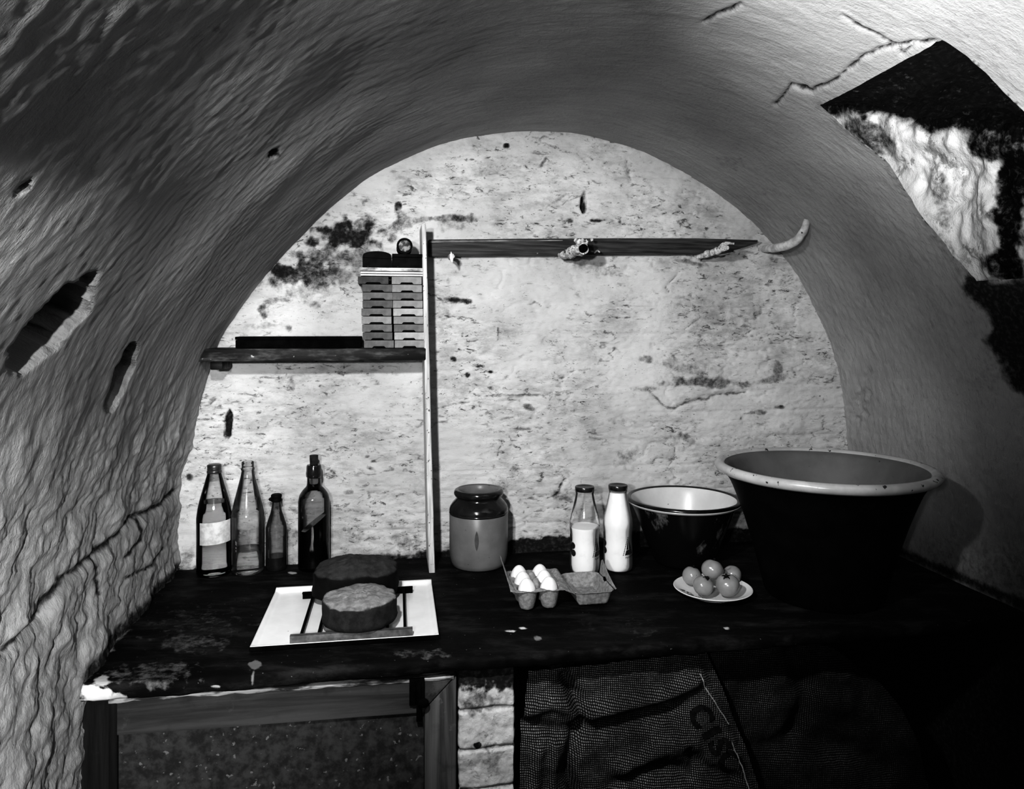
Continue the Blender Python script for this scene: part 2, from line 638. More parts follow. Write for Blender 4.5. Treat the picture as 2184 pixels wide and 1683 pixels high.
CRACKS_V = [([(1992, 88), (1955, 92), (1910, 95), (1870, 108), (1835, 122), (1800, 158), (1770, 178), (1732, 197), (1712, 194), (1688, 183), (1668, 208), (1650, 222)], 4.5, 0.007),
            ([(1905, 95), (1870, 70), (1830, 50), (1800, 30)], 4, 0.006), ([(1690, 186), (1720, 190)], 6, 0.008),
            ([(1955, 92), (1925, 118), (1918, 104)], 4, 0.006), ([(1500, 45), (1545, 18), (1580, 5)], 5, 0.007)]
CRACKS_L = [([(378, 1045), (330, 1075), (280, 1105), (250, 1137), (192, 1187), (150, 1218), (124, 1233), (87, 1311), (40, 1350), (5, 1385)], 7, 0.007),
            ([(196, 1190), (198, 1230), (205, 1268)], 5, 0.003), ([(290, 1110), (288, 1150), (262, 1190)], 5, 0.003),
            ([(350, 1170), (300, 1215), (262, 1235)], 5, 0.003)]


def surf(s, d):
    """the rough plaster surface: world points + pixel positions + stain"""
    a, z, nx, nz = prof(s)
    P0 = np.stack(W(a, d, z), -1)
    px, py = px_of(P0)
    left = sstep(0.5, -0.1, a)
    low = sstep(H + 0.0, H - 0.35, z)
    right = sstep(0.9, 1.25, a)
    disp = 0.007 * fbm(s * 2.2, d * 2.6, 1.3, 3)
    st = fbm(s * 4.5, d * 17, 7.1, 4, 0.55)
    disp = disp + (0.0012 - 0.0008 * left) * st
    rid = 1 - np.abs(fbm(s * 6, d * 26, 3.7, 3))
    disp = disp + 0.0011 * (1 - 0.7 * left) * np.clip(rid - 0.8, 0, 1) * 5 * sstep(0.0, 0.5, fbm(s * 2, d * 4, 6.1, 2) + 0.1)
    disp = disp + (0.0006 + 0.0012 * left * (0.3 + 0.7 * low) + 0.0012 * right) * fbm(s * 38, d * 60, 2.2, 3, 0.6)
    disp = disp + left * low * (0.009 * fbm(s * 7, d * 9, 9.4, 3) + 0.0065 * fbm(s * 20, d * 19, 2.7, 4, 0.6))
    stain_shade = np.zeros_like(s + d)
    wob = 9 * fbm(px / 60, py / 60, 0.3, 3)
    for pts, w, dep in CRACKS_V + CRACKS_L:
        ds = seg_dist(px + wob * 0.6, py + wob * 0.5, pts)
        disp = disp - dep * np.exp(-(ds / w) ** 2)
        stain_shade = np.maximum(stain_shade, 0.95 * np.exp(-(ds / (w * 0.8)) ** 2))
    # masonry below the crack on the left stands a little proud
    below = seg_dist(px, py, CRACKS_L[0][0])
    side = np.interp(px, [5, 87, 124, 192, 250, 280, 330, 378], [1385, 1311, 1233, 1187, 1137, 1105, 1075, 1045])
    disp = disp + 0.007 * left * low * sstep(-5, 35, py - side)
    # put-log pockets in the left wall
    for cx, cy, rx, ry, ang, dep in [(108, 694, 132, 40, -0.86, 0.09), (258, 800, 80, 17, -1.19, 0.045), (48, 399, 15, 7, -0.7, 0.02), (586, 330, 12, 9, -0.8, 0.006)]:
        wv = 0.22 * fbm(px / 35, py / 35, 5.1, 3)
        b = blob(px, py, cx, cy, rx, ry, ang) + wv
        disp = disp - dep * sstep(1.05, 0.86, b)
        stain_shade = np.maximum(stain_shade, 1.1 * sstep(1.0, 0.93, b + 0.10 * sstep(-10, 25, (px - cx) * 0.75 + (py - cy) * 0.65)))  # shade painted into the pockets, rim on the lit side left pale
    # pitting on the right-hand haunch
    for cx, cy, rx, ry, ang, dep in [(1835, 860, 20, 40, 0.3, 0.008), (1850, 800, 10, 22, 0.3, 0.005)]:
        b = blob(px, py, cx, cy, rx, ry, ang) + 0.9 * fbm(px / 16, py / 16, 5.1, 3)
        disp = disp - dep * sstep(1.1, 0.1, b)
    # grime along the worktop and the foot of the recess
    zz = z - ZC
    foot = sstep(0.034, 0.0, np.abs(zz - 0.008) + 0.008 * fbm(s * 12, d * 12, 4.4, 3)) * sstep(1.36, 1.44, d)
    stain_shade = np.maximum(stain_shade, 0.9 * foot)
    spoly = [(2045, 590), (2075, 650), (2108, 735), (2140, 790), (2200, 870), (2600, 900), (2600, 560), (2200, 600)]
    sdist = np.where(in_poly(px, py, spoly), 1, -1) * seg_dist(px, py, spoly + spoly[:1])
    stain_shade = np.maximum(stain_shade, 1.15 * sstep(-22, 26, sdist + 2.2 * wob))
    rag = blob(px, py, 2140, 740, 60, 190, 0.45)
    stain_shade = np.maximum(stain_shade, 0.30 * sstep(1.2, 0.4, rag))
    edge = seg_dist(px, py, [(1745, 225), (1890, 345), (1960, 460), (2070, 600)])
    stain_shade = np.maximum(stain_shade, 0.38 * sstep(26, 4, edge + wob))
    for cx, cy, rx, ry, k in [(1560, 345, 45, 22, 0.35), (1645, 410, 45, 20, 0.3), (230, 820, 60, 40, 0.2), (620, 300, 90, 50, 0.25), (590, 330, 12, 9, 0.8), (540, 75, 14, 12, 0.5), (470, 70, 18, 12, 0.45), (495, 195, 14, 12, 0.4)]:
        stain_shade = np.maximum(stain_shade, k * sstep(1.2, 0.4, blob(px, py, cx, cy, rx, ry, 0.2) + 0.4 * fbm(px / 20, py / 20, 8.8, 3)))
    wall_shade = sstep(1010, 1250, py) * right * 0.45 * sstep(1850, 2000, px)  # painted shade: right wall darkens downwards, black below the worktop
    wall_shade = np.maximum(wall_shade, 1.1 * sstep(-0.02, -0.06, zz) * right)
    stain_shade = np.maximum(stain_shade, wall_shade)
    P = np.stack(W(a + nx * disp, d, z + nz * disp), -1)
    return P, px, py, stain_shade


# opening in the vault (window recess), as a polygon in (arc length, depth)
open_px = [(1748, 226), (2010, 85), (2060, 120), (2110, 165), (2150, 205), (2190, 240), (2240, 330), (2265, 430), (2265, 520), (2240, 590), (2080, 602), (2030, 545), (1995, 500), (1962, 462), (1925, 398), (1890, 345), (1820, 290)]
open_sd = np.array([px_to_sd(x, y) for x, y in open_px])

# arc-length samples: fine where the camera looks, coarse near the floor
zz = np.interp(np.linspace(0, LTOT, 4000), SL, dense[:, 1])
ss = [0.0]
while ss[-1] < LTOT:
    z_here = np.interp(ss[-1], SL, dense[:, 1])
    ss.append(ss[-1] + (0.0048 if z_here > 0.62 else 0.03))
ss = np.array(ss[:-1] + [LTOT])
dd = np.concatenate([np.arange(0.44, 0.75, 0.0035), np.arange(0.75, 2.075, 0.0048)])
S, D = np.meshgrid(ss, dd, indexing='ij')
# snap grid points to the rim of the opening
osl = np.vstack([open_sd, open_sd[:1]])
best = np.full(S.shape, 1e9)
Sn, Dn = S.copy(), D.copy()
for (s0, d0), (s1, d1) in zip(osl[:-1], osl[1:]):
    t = np.clip(((S - s0) * (s1 - s0) + (D - d0) * (d1 - d0)) / ((s1 - s0) ** 2 + (d1 - d0) ** 2), 0, 1)
    qs, qd = s0 + t * (s1 - s0), d0 + t * (d1 - d0)
    dist = np.hypot(S - qs, D - qd)
    m = dist < best
    best = np.where(m, dist, best)
    Sn = np.where(m & (dist < 0.0034), qs, Sn)
    Dn = np.where(m & (dist < 0.0034), qd, Dn)
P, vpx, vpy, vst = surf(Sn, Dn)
Sc = (Sn[:-1, :-1] + Sn[1:, 1:] + Sn[1:, :-1] + Sn[:-1, 1:]) / 4
Dc = (Dn[:-1, :-1] + Dn[1:, 1:] + Dn[1:, :-1] + Dn[:-1, 1:]) / 4
hole = in_poly(Sc, Dc, [tuple(p) for p in open_sd])
ac, zc, _, _ = prof(Sc)
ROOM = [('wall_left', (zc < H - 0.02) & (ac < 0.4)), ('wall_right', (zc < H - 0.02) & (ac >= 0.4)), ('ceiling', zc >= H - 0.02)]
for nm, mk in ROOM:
    me = grid_mesh(nm, P, mk & ~hole, {'stain_shade': vst}, np.stack([Sn, Dn], -1))
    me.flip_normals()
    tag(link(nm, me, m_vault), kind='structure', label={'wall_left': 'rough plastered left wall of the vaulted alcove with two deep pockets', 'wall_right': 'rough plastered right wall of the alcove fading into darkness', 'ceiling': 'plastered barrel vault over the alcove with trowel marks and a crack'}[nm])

# ---- window recess running out through the right of the vault
n_per = 14
edge_sd = []
for (s0, d0), (s1, d1) in zip(osl[:-1], osl[1:]):
    k = max(3, int(math.hypot(s1 - s0, d1 - d0) / 0.006))
    for t in np.linspace(0, 1, k, endpoint=False):
        edge_sd.append((s0 + t * (s1 - s0), d0 + t * (d1 - d0)))
edge_sd = np.array(edge_sd)
Pe, _, _, _ = surf(edge_sd[:, 0], edge_sd[:, 1])
ea, ed = AD(Pe[:, 0], Pe[:, 1])
ez = Pe[:, 2]
nd = 150
tt = np.linspace(0, 1, nd)
depth_max = 0.85
RA = ea[:, None] + depth_max * tt[None, :]
RD = ed[:, None] + 0.12 * tt[None, :] * np.ones_like(RA)
RZ = ez[:, None] + np.where((ez < H + 0.10)[:, None], 0.28 * tt[None, :], 0.0)
amp = sstep(0.0, 0.08, tt)[None, :]
nz1 = fbm(RA * 7, RD * 7, RZ * 5, 4, 0.55) * 0.028 * amp
nz2 = fbm(RA * 24 + 5, RD * 24, RZ * 12, 3, 0.6) * 0.007 * amp
cen = np.array([ea.mean(), ed.mean(), ez.mean()])
dirv = np.stack([np.zeros_like(ea), ed - cen[1], ez - cen[2]], -1)
dirv /= np.linalg.norm(dirv, axis=1)[:, None] + 1e-9
RD = RD + (nz1 + nz2) * dirv[:, 1:2]
RZ = RZ + (nz1 + nz2) * dirv[:, 2:3]
RP = np.stack(W(RA, RD, RZ), -1)
rpx, rpy = px_of(RP)
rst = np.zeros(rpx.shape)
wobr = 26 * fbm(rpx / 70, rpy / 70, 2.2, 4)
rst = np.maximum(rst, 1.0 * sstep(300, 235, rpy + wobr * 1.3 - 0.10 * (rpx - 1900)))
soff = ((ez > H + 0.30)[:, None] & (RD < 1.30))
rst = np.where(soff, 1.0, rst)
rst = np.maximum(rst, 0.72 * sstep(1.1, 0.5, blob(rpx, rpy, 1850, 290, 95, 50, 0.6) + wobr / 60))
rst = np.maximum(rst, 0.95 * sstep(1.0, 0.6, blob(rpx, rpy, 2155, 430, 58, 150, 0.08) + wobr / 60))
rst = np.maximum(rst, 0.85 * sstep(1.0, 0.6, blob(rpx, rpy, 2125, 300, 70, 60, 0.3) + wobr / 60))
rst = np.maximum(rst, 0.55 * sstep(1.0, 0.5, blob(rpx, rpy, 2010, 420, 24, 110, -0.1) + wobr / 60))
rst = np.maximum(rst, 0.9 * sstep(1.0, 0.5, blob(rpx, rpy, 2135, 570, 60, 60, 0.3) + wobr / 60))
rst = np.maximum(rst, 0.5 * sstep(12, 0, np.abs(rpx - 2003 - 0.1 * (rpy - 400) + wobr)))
me = grid_mesh('window_1', np.concatenate([RP], 0), None, {'stain_shade': rst}, None, closed_u=True)
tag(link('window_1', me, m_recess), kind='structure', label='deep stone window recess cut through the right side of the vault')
# the far end of the recess
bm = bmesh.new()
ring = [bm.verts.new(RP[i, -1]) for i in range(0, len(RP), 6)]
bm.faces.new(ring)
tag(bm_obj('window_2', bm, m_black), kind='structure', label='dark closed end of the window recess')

# ---- back wall
av = np.arange(pk[0][0] - 0.05, pk[-1][0] + 0.08, 0.0042)
zv = np.concatenate([np.arange(0.0, 0.75, 0.03), np.arange(0.75, H + 0.62, 0.0042)])
A, Z = np.meshgrid(av, zv, indexing='ij')
BP = np.stack(W(A, D0 * np.ones_like(A), Z), -1)
bx, by = px_of(BP)
bd = 0.006 * fbm(A * 3, Z * 5, 0.7, 3) + 0.0032 * fbm(A * 9, Z * 26, 4.2, 4, 0.6) + 0.0012 * fbm(A * 60, Z * 90, 1.9, 3)
ridge = np.abs(fbm(A * 7, Z * 16, 6.6, 3))
bd = bd - 0.004 * np.clip(0.12 - ridge, 0, 1) / 0.12 * sstep(0.1, 0.5, fbm(A * 4, Z * 4, 3.1, 2) + 0.25)
# brick courses under the limewash
crs = np.abs(((Z - ZC) / 0.077) % 1 - 0.5)
bd = bd - 0.0030 * sstep(0.44, 0.5, crs) * sstep(-0.1, 0.3, fbm(A * 3, Z * 3, 5.5, 2) + 0.1)
bs = 0.62 * sstep(0.085, 0.0, ridge) * sstep(0.15, 0.55, fbm(A * 5, Z * 6, 8.1, 3) + 0.12)
wb = fbm(bx / 26, by / 26, 3.3, 4)
for cx, cy, rx, ry, ang, k in [
        (745, 503, 92, 40, 0.0, 1.0), (690, 545, 80, 30, -0.4, 0.7), (640, 580, 90, 46, -0.2, 0.8), (610, 575, 60, 22, 0, 1.0), (745, 548, 90, 36, 0, 0.62), (700, 590, 80, 36, 0, 0.6), (660, 610, 90, 40, 0, 0.5),
        (860, 480, 26, 30, 0, 0.62), (838, 508, 14, 12, 0, 0.6), (930, 466, 75, 9, -0.1, 0.62), (985, 465, 38, 10, 0.1, 0.7), (960, 480, 40, 14, 0, 0.45),
        (1245, 436, 7, 24, 0.05, 1.2), (1212, 472, 16, 8, 0, 0.85), (1270, 471, 20, 4, 0, 0.8), (1322, 473, 6, 7, 0, 0.7), (1190, 425, 30, 5, -0.6, 0.5),
        (850, 438, 8, 10, 0.5, 0.9), (975, 641, 40, 9, 0.03, 0.9), (955, 600, 8, 16, 0, 0.5), (560, 662, 14, 22, 0.2, 0.7), (585, 640, 35, 12, 0, 0.6), (680, 650, 20, 16, 0, 0.55), (618, 700, 10, 12, 0, 0.7), (560, 695, 60, 9, 0, 0.4),
        (1550, 690, 110, 70, 0, 0.30), (1440, 640, 150, 60, 0, 0.22), (1500, 815, 120, 14, 0.03, 0.66), (1430, 775, 70, 16, 0.1, 0.5), (1660, 790, 14, 30, 0, 0.55), (1650, 808, 50, 10, -0.2, 0.6), (1380, 770, 24, 12, 0.2, 0.6), (1480, 790, 40, 10, 0, 0.5), (1700, 880, 90, 70, 0, 0.22), (1600, 900, 150, 60, 0, 0.2),
        (1380, 830, 30, 8, 0, 0.55), (1110, 842, 80, 4, 0, 0.6), (1130, 870, 16, 8, 0.3, 0.7), (1100, 915, 40, 4, 0, 0.6), (1020, 782, 10, 7, 0, 1.0), (1046, 794, 6, 4, 0, 1.0), (997, 800, 6, 6, 0, 0.9), (968, 765, 9, 6, 0.4, 0.9), (1062, 712, 4, 16, 0, 0.9),
        (1460, 935, 36, 14, 0.1, 0.6), (1665, 868, 14, 6, 0, 0.75), (1620, 880, 22, 6, 0, 0.6), (1325, 900, 60, 10, 0, 0.4), (1340, 980, 30, 26, 0, 0.5), (1180, 1000, 40, 20, 0, 0.35), (1100, 1010, 22, 30, 0, 0.4), (1200, 1062, 30, 10, 0, 0.6), (1230, 1050, 70, 14, 0, 0.35), (1070, 1040, 30, 30, 0, 0.4),
        (487, 905, 9, 36, 0.05, 1.1), (470, 870, 30, 4, 0, 0.5), (405, 1018, 10, 12, 0, 0.85), (480, 970, 50, 6, 0, 0.35), (600, 960, 120, 10, 0, 0.3), (620, 810, 12, 30, 0, 0.5), (600, 815, 26, 24, 0, 0.35), (760, 815, 90, 10, 0, 0.3), (785, 975, 9, 6, -0.5, 0.8), (790, 1000, 16, 6, 0.4, 0.7), (760, 1015, 14, 5, 0, 0.6), (795, 985, 12, 4, 0, 0.7), (745, 1050, 14, 6, 0, 0.6), (720, 1150, 80, 40, 0, 0.35), (870, 1160, 40, 26, 0, 0.55), (905, 1185, 22, 16, 0, 0.95), (850, 1188, 70, 10, 0, 0.8), (620, 1140, 20, 36, 0, 0.55), (400, 1190, 20, 40, 0, 0.55), (700, 1195, 60, 8, 0, 0.7),
        (1080, 310, 8, 6, 0, 0.9), (1160, 345, 6, 16, 0.5, 0.7), (1040, 365, 60, 12, -0.4, 0.4), (865, 385, 50, 10, 0.3, 0.35), (1340, 365, 10, 12, 0, 0.5), (1400, 460, 80, 30, 0, 0.18), (1180, 440, 60, 8, 0.2, 0.3),
        (945, 660, 18, 60, 0, 0.35), (1170, 690, 60, 40, 0, 0.2), (1530, 690, 28, 6, 0, 0.5), (1700, 610, 60, 30, 0.5, 0.35), (1260, 570, 60, 22, 0.2, 0.45), (1470, 560, 40, 8, 0.2, 0.55)]:
    b = blob(bx, by, cx, cy, rx, ry, ang) + 0.55 * wb
    bs = np.maximum(bs, k * sstep(1.25, 0.35, b))
for pts, w, dep, k in [([(1380, 830), (1420, 868), (1440, 873), (1470, 858), (1520, 845), (1590, 835)], 5, 0.006, 0.7), ([(940, 870), (975, 862), (1000, 858)], 4, 0.004, 0.6), ([(1070, 940), (1066, 960), (1064, 975)], 3, 0.003, 0.7),
                       ([(1170, 1065), (1195, 1045), (1205, 1020)], 4, 0.004, 0.8), ([(1395, 740), (1500, 742), (1640, 748)], 6, 0.006, 0.35), ([(1030, 370), (1060, 368), (1090, 352), (1110, 358)], 5, 0.005, 0.5), ([(1205, 475), (1215, 500), (1240, 515)], 3, 0.003, 0.4),
                       ([(845, 372), (880, 380), (900, 400)], 5, 0.004, 0.4), ([(1000, 640), (960, 650), (940, 640)], 5, 0.004, 0.5), ([(1340, 345), (1346, 385)], 4, 0.004, 0.6), ([(1190, 440), (1215, 425), (1240, 415)], 3, 0.003, 0.6)]:
    ds = seg_dist(bx + 5 * wb, by + 4 * wb, pts)
    bd = bd - dep * np.exp(-(ds / w) ** 2)
    bs = np.maximum(bs, k * np.exp(-(ds / (w * 0.7)) ** 2))
bd = bd - 0.025 * sstep(1.0, 0.6, blob(bx, by, 1245, 436, 7, 24, 0.05) + 0.3 * wb) - 0.02 * sstep(1.0, 0.6, blob(bx, by, 487, 905, 7, 34, 0.05) + 0.3 * wb)
# grime line above the worktop, higher on the right
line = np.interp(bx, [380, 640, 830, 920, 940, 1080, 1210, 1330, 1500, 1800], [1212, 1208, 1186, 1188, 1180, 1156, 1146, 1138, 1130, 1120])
bs = np.maximum(bs, 1.1 * sstep(-8, 6, by - line + 8 * wb))  # below the worktop this also paints in the shade
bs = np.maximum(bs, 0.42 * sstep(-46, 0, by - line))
rim_d = np.abs(sstep(0, 1, 0))
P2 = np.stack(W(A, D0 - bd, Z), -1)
me = grid_mesh('wall_back', P2, None, {'stain_shade': bs})
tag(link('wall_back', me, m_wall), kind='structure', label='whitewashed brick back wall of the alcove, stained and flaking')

# ---- floor
fl = bmesh.new()
q = [W(-1.2, -0.6, 0), W(2.2, -0.6, 0), W(2.2, 2.2, 0), W(-1.2, 2.2, 0)]
fl.faces.new([fl.verts.new(p) for p in q])
tag(bm_obj('floor', fl, m_floor), kind='structure', label='dark stone floor under the worktop')

# ================================================================== WORKTOP
aL, aR = -0.562, 1.40
aa = np.arange(aL, aR, 0.006)
cs = []                                          # cross-section (depth, dz)
for d in np.arange(2.030, 1.415, -0.007):
    cs.append((d, 0.0))
for t in np.linspace(0, PI / 2, 7):
    cs.append((1.412 - 0.012 * math.sin(t), -0.012 + 0.012 * math.cos(t)))
cs += [(1.4, -0.016), (1.4, -0.023), (1.404, -0.0275), (1.45, -0.0275), (2.03, -0.0275)]
cs = np.array(cs)
Aw, Dw = np.meshgrid(aa, cs[:, 0], indexing='ij')
Zw = ZC + cs[:, 1][None, :] + np.zeros_like(Aw)
front = sstep(1.5, 1.40, Dw)
Dw2 = Dw + front * (0.006 * fbm(Aw * 9, 0.3, 1.2, 3) + 0.003 * fbm(Aw * 34, Zw * 20, 2.2, 3))
Zw2 = Zw + np.where(cs[:, 1][None, :] > -0.013, 0.0011 * fbm(Aw * 7, Dw * 9, 0.4, 3) - 0.0011, 0)
Zw2 = Zw2 - 0.010 * front * sstep(0.15, -0.5, Aw) * np.clip(-cs[:, 1][None, :] * 60, 0, 1) * 0.3
WP = np.stack(W(Aw, Dw2, Zw2), -1)
wx, wy = px_of(WP)
wn = 0.5 * fbm(wx / 22, wy / 22, 6.1, 3)
worn = np.zeros_like(Aw)  # wear patches, plus a reflection on the front lip painted pale
pale = np.zeros_like(Aw)
for cx, cy, rx, ry, k, pl in [(549, 1418, 18, 11, 1.0, 0.22), (540, 1450, 4, 20, 0.9, 0.3), (205, 1480, 40, 24, 1.3, 1.0), (250, 1488, 26, 9, 0.8, 0.7), (215, 1455, 25, 18, 0.9, 0.8), (1090, 1346, 22, 4, 0.8, 0.9), (1115, 1340, 12, 4, 0.8, 0.9), (1150, 1362, 12, 8, 0.8, 0.3), (1320, 1335, 150, 26, 0.36, 0.05), (1370, 1350, 70, 16, 0.4, 0.08), (1550, 1340, 8, 5, 0.9, 0.7),
                              (420, 1330, 150, 60, 0.4, 0.1), (400, 1370, 120, 30, 0.5, 0.15), (320, 1440, 140, 40, 0.5, 0.25), (900, 1395, 90, 14, 0.5, 0.15), (460, 1465, 12, 4, 0.9, 0.7), (625, 1222, 12, 4, 0.9, 0.5)]:
    m = sstep(1.2, 0.4, blob(wx, wy, cx, cy, rx, ry) + wn)
    pale = np.where(k * m > worn, pl, pale)
    worn = np.maximum(worn, k * m)
# pale mortar squeezed along the left wall
mort = sstep(0.03, 0.004, Aw - aL - 0.006 + 0.010 * fbm(Aw * 10, Dw * 25, 2.0, 3)) * sstep(1.85, 1.5, Dw)
pale = np.where(0.9 * mort > worn, 0.35, pale)
worn = np.maximum(worn, 0.9 * mort)
me = grid_mesh('worktop', WP, None, {'worn': worn, 'pale': pale})
o = link('worktop', me, m_top)
tag(o, 'long black stone worktop across the alcove carrying all the crockery and food', 'worktop')

# ================================================================== CABINET under the left of the worktop
FD = 1.418
cab = empty('cabinet', W(0, FD, 0), TH, 'low dark wooden cupboard with mitred frame built under the worktop', 'cabinet')


def fp(px, py, d=FD):
    a, z = ray_d(px, py, d)
    return (a, z)


rl = [fp(237, 1494), fp(972, 1441), fp(906, 1513), fp(905, 1521), fp(237, 1570)]
post_top = fp(973, 1442)
pl, pr = fp(906, 1600)[0], fp(973, 1600)[0]
door = prism('door', [(rl[4][0], 0.04), (pl - 0.001, 0.04), (pl - 0.001, rl[3][1] - 0.002), (rl[4][0], rl[4][1] - 0.002)], 0.008, 0.026, m_door_panel, cab, 0.001)
prism('top_rail', [rl[0], rl[1], rl[2], rl[3], rl[4]], 0.0, 0.024, m_door_rail, cab, 0.0015)
prism('corner_post', [(post_top[0], post_top[1] - 0.001), (pr, 0.0), (pl, 0.0), (pl, fp(906, 1515)[1])], 0.0, 0.05, m_door_post, cab, 0.0012)
# flaking bead along the top
bx0, bz0 = fp(232, 1490)
bx1, bz1 = fp(968, 1440)
bmv = bmesh.new()
n = 60
rows = []
for i in range(n + 1):
    t = i / n
    x = bx0 + (bx1 - bx0) * t
    z = bz0 + (bz1 - bz0) * t
    z -= 0.0022
    hh = 0.0045 + 0.003 * float(perlin(x * 40, 0.3, 0.2))
    rows.append([bmv.verts.new((x, -0.0015, z - hh)), bmv.verts.new((x, -0.003, z - 0.001)), bmv.verts.new((x, -0.001, z + 0.001)), bmv.verts.new((x, 0.02, z + 0.001))])
for a_, b_ in zip(rows[:-1], rows[1:]):
    for k in range(3):
        bmv.faces.new((a_[k], b_[k], b_[k + 1], a_[k + 1]))
tag(bm_obj('paint_bead', bmv, m_flake, cab), 'flaking pale paint along the top edge')
# side strip of the door and dark jamb against the wall
prism('door_stile', [(rl[4][0] - 0.004, 0.04), (rl[4][0] + 0.010, 0.04), (rl[4][0] + 0.010, rl[0][1] - 0.004), (rl[4][0] - 0.004, rl[0][1] - 0.004)], -0.002, 0.02, m_jamb, cab, 0.001)
prism('side_jamb', [(-0.553, 0.0), (rl[4][0] - 0.006, 0.0), (rl[4][0] - 0.006, rl[0][1]), (-0.553, rl[0][1])], 0.012, 0.05, m_jamb, cab, 0.001)
# latch
lat = bmesh.new()
l0, l1 = fp(873, 1447), fp(905, 1500)
add_box(lat, l0[0], l1[0], -0.006, 0.001, l1[1], l0[1], 0.001)
add_box(lat, l0[0] + 0.004, l0[0] + 0.012, -0.010, -0.004, l1[1] + 0.003, l0[1] - 0.004, 0.001)
add_box(lat, l0[0] + 0.016, l0[0] + 0.022, -0.010, -0.004, l1[1] + 0.003, l0[1] - 0.004, 0.001)
latch = bm_obj('latch', lat, m_black, cab, angle=40)
latch['label'] = 'black iron latch'
kb = bmesh.new()
bmesh.ops.create_uvsphere(kb, u_segments=16, v_segments=10, radius=0.0085)
k0 = fp(902, 1494)
for v in kb.verts:
    v.co = Vector((v.co.x * 1.3 + k0[0], v.co.y - 0.010, v.co.z + k0[1]))
bm_obj('latch_knob', kb, m_black, latch, True)
t0, t1 = fp(888, 1498), fp(899, 1536)
box('latch_tongue', t0[0], t1[0], -0.006, 0.002, t1[1], t0[1], m_black, latch, 0.001)

# ---- whitewashed brick pier beside it
p0, p1 = fp(978, 1600)[0], fp(1100, 1600)[0]
ptop = ZC - 0.030
npz, npa = 170, 60
u = np.linspace(0, 1, npa)
pts_ = [(p0, 1.72)] + [(p0, d_) for d_ in np.linspace(1.70, 1.436, 30)] + [(p0 + (p1 - p0) * t, 1.425) for t in np.linspace(0.03, 0.97, npa)] + [(p1, d_) for d_ in np.linspace(1.436, 1.70, 30)] + [(p1, 1.72)]
pp = np.array(pts_)
zz_ = np.concatenate([np.linspace(0.0, 0.4, 14), np.linspace(0.405, ptop, npz)])
PA_, ZP_ = np.meshgrid(pp[:, 0], zz_, indexing='ij')
PD_, _ = np.meshgrid(pp[:, 1], zz_, indexing='ij')
nrm = np.zeros((len(pp), 2))
nrm[:31] = (-1, 0)
nrm[31:31 + npa] = (0, -1)
nrm[31 + npa:] = (1, 0)
course = ((ZP_ - 0.577) / 0.0775)
joint = np.abs(course % 1 - 0.5)
dsp = -0.005 * sstep(0.42, 0.5, joint + 0.03 * fbm(PA_ * 20, ZP_ * 8, 1.5, 2)) + 0.004 * fbm(PA_ * 22, ZP_ * 22, PD_ * 22, 4)
PA2, PD2 = PA_ + nrm[:, 0:1] * dsp, PD_ + nrm[:, 1:2] * dsp
PP = np.stack(W(PA2, PD2, ZP_), -1)
qx, qy = px_of(PP)
qn = 0.5 * fbm(qx / 18, qy / 18, 3.1, 4)
qs = 0.5 * sstep(0.40, 0.5, joint)
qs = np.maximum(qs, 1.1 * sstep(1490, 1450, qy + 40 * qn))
qs = np.maximum(qs, 0.62 * sstep(1.3, 0.3, blob(qx, qy, 1020, 1500, 50, 40) + qn))
qs = np.maximum(qs, 1.2 * sstep(1.05, 0.7, blob(qx, qy, 1018, 1590, 11, 9, -0.4) + 0.5 * qn))
qs = np.maximum(qs, 0.45 * sstep(1.3, 0.3, blob(qx, qy, 1050, 1625, 40, 30) + qn))
me = grid_mesh('brick_pier', PP, None, {'stain_shade': qs})
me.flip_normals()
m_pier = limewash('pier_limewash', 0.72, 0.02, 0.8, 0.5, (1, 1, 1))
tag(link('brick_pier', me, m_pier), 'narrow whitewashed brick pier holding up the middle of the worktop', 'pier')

# ================================================================== HESSIAN SACKING
def cloth(name, pxf, mat, label, dep, folds, nu=150, nv=150, cat='sack'):
    """pxf(u, v) -> photo point of the sheet at rest, dep(u, v) -> alcove depth"""
    U_, V_ = np.meshgrid(np.linspace(0, 1, nu), np.linspace(0, 1, nv), indexing='ij')
    x, y = pxf(U_, V_)
    d = dep(U_, V_)
    fold = 0
    for pts, w, h in folds:
        fold = fold + h * np.exp(-(seg_dist(x, y, pts) / w) ** 2)
    fold = fold + 0.006 * fbm(x / 90, y / 90, 2.0, 3) + 0.002 * fbm(x / 30, y / 30, 5.0, 2)
    rx, rz = (x - CX) / F, (HY - y) / F
    lam = d / (-rx * ST + CT)
    a, z = lam * (rx * CT + ST), H + lam * rz
    PPc = np.stack(W(a, d - fold, z), -1)
    me_ = grid_mesh(name, PPc, None, None, np.stack([a, z + 0.12 * a], -1))
    o_ = link(name, me_, mat)
    tag(o_, label, cat, 'hessian sacks under the worktop')

    def at(px, py, lift=0.004):
        k = np.argmin((x - px) ** 2 + (y - py) ** 2)
        i, j = np.unravel_index(k, x.shape)
        return np.array(W(a[i, j], d[i, j] - fold[i, j] - lift, z[i, j]))
    return o_, at


def lerp_edge(t, pts):
    ks = np.linspace(0, 1, len(pts))
    return np.interp(t, ks, [p[0] for p in pts]), np.interp(t, ks, [p[1] for p in pts])


BOT = 2250


def sack_front(U_, V_):
    xl = np.interp(V_, [0, 0.15, 0.35, 1], [1128, 1112, 1106, 1098])
    xr = np.interp(V_, [0, 0.08, 0.16, 0.24, 0.34, 1], [1505, 1535, 1562, 1590, 1618, 1730])
    yt = np.interp(U_, [0, 0.3, 0.7, 1], [1432, 1420, 1404, 1386])
    return xl + (xr - xl) * U_, yt + (BOT - yt) * V_


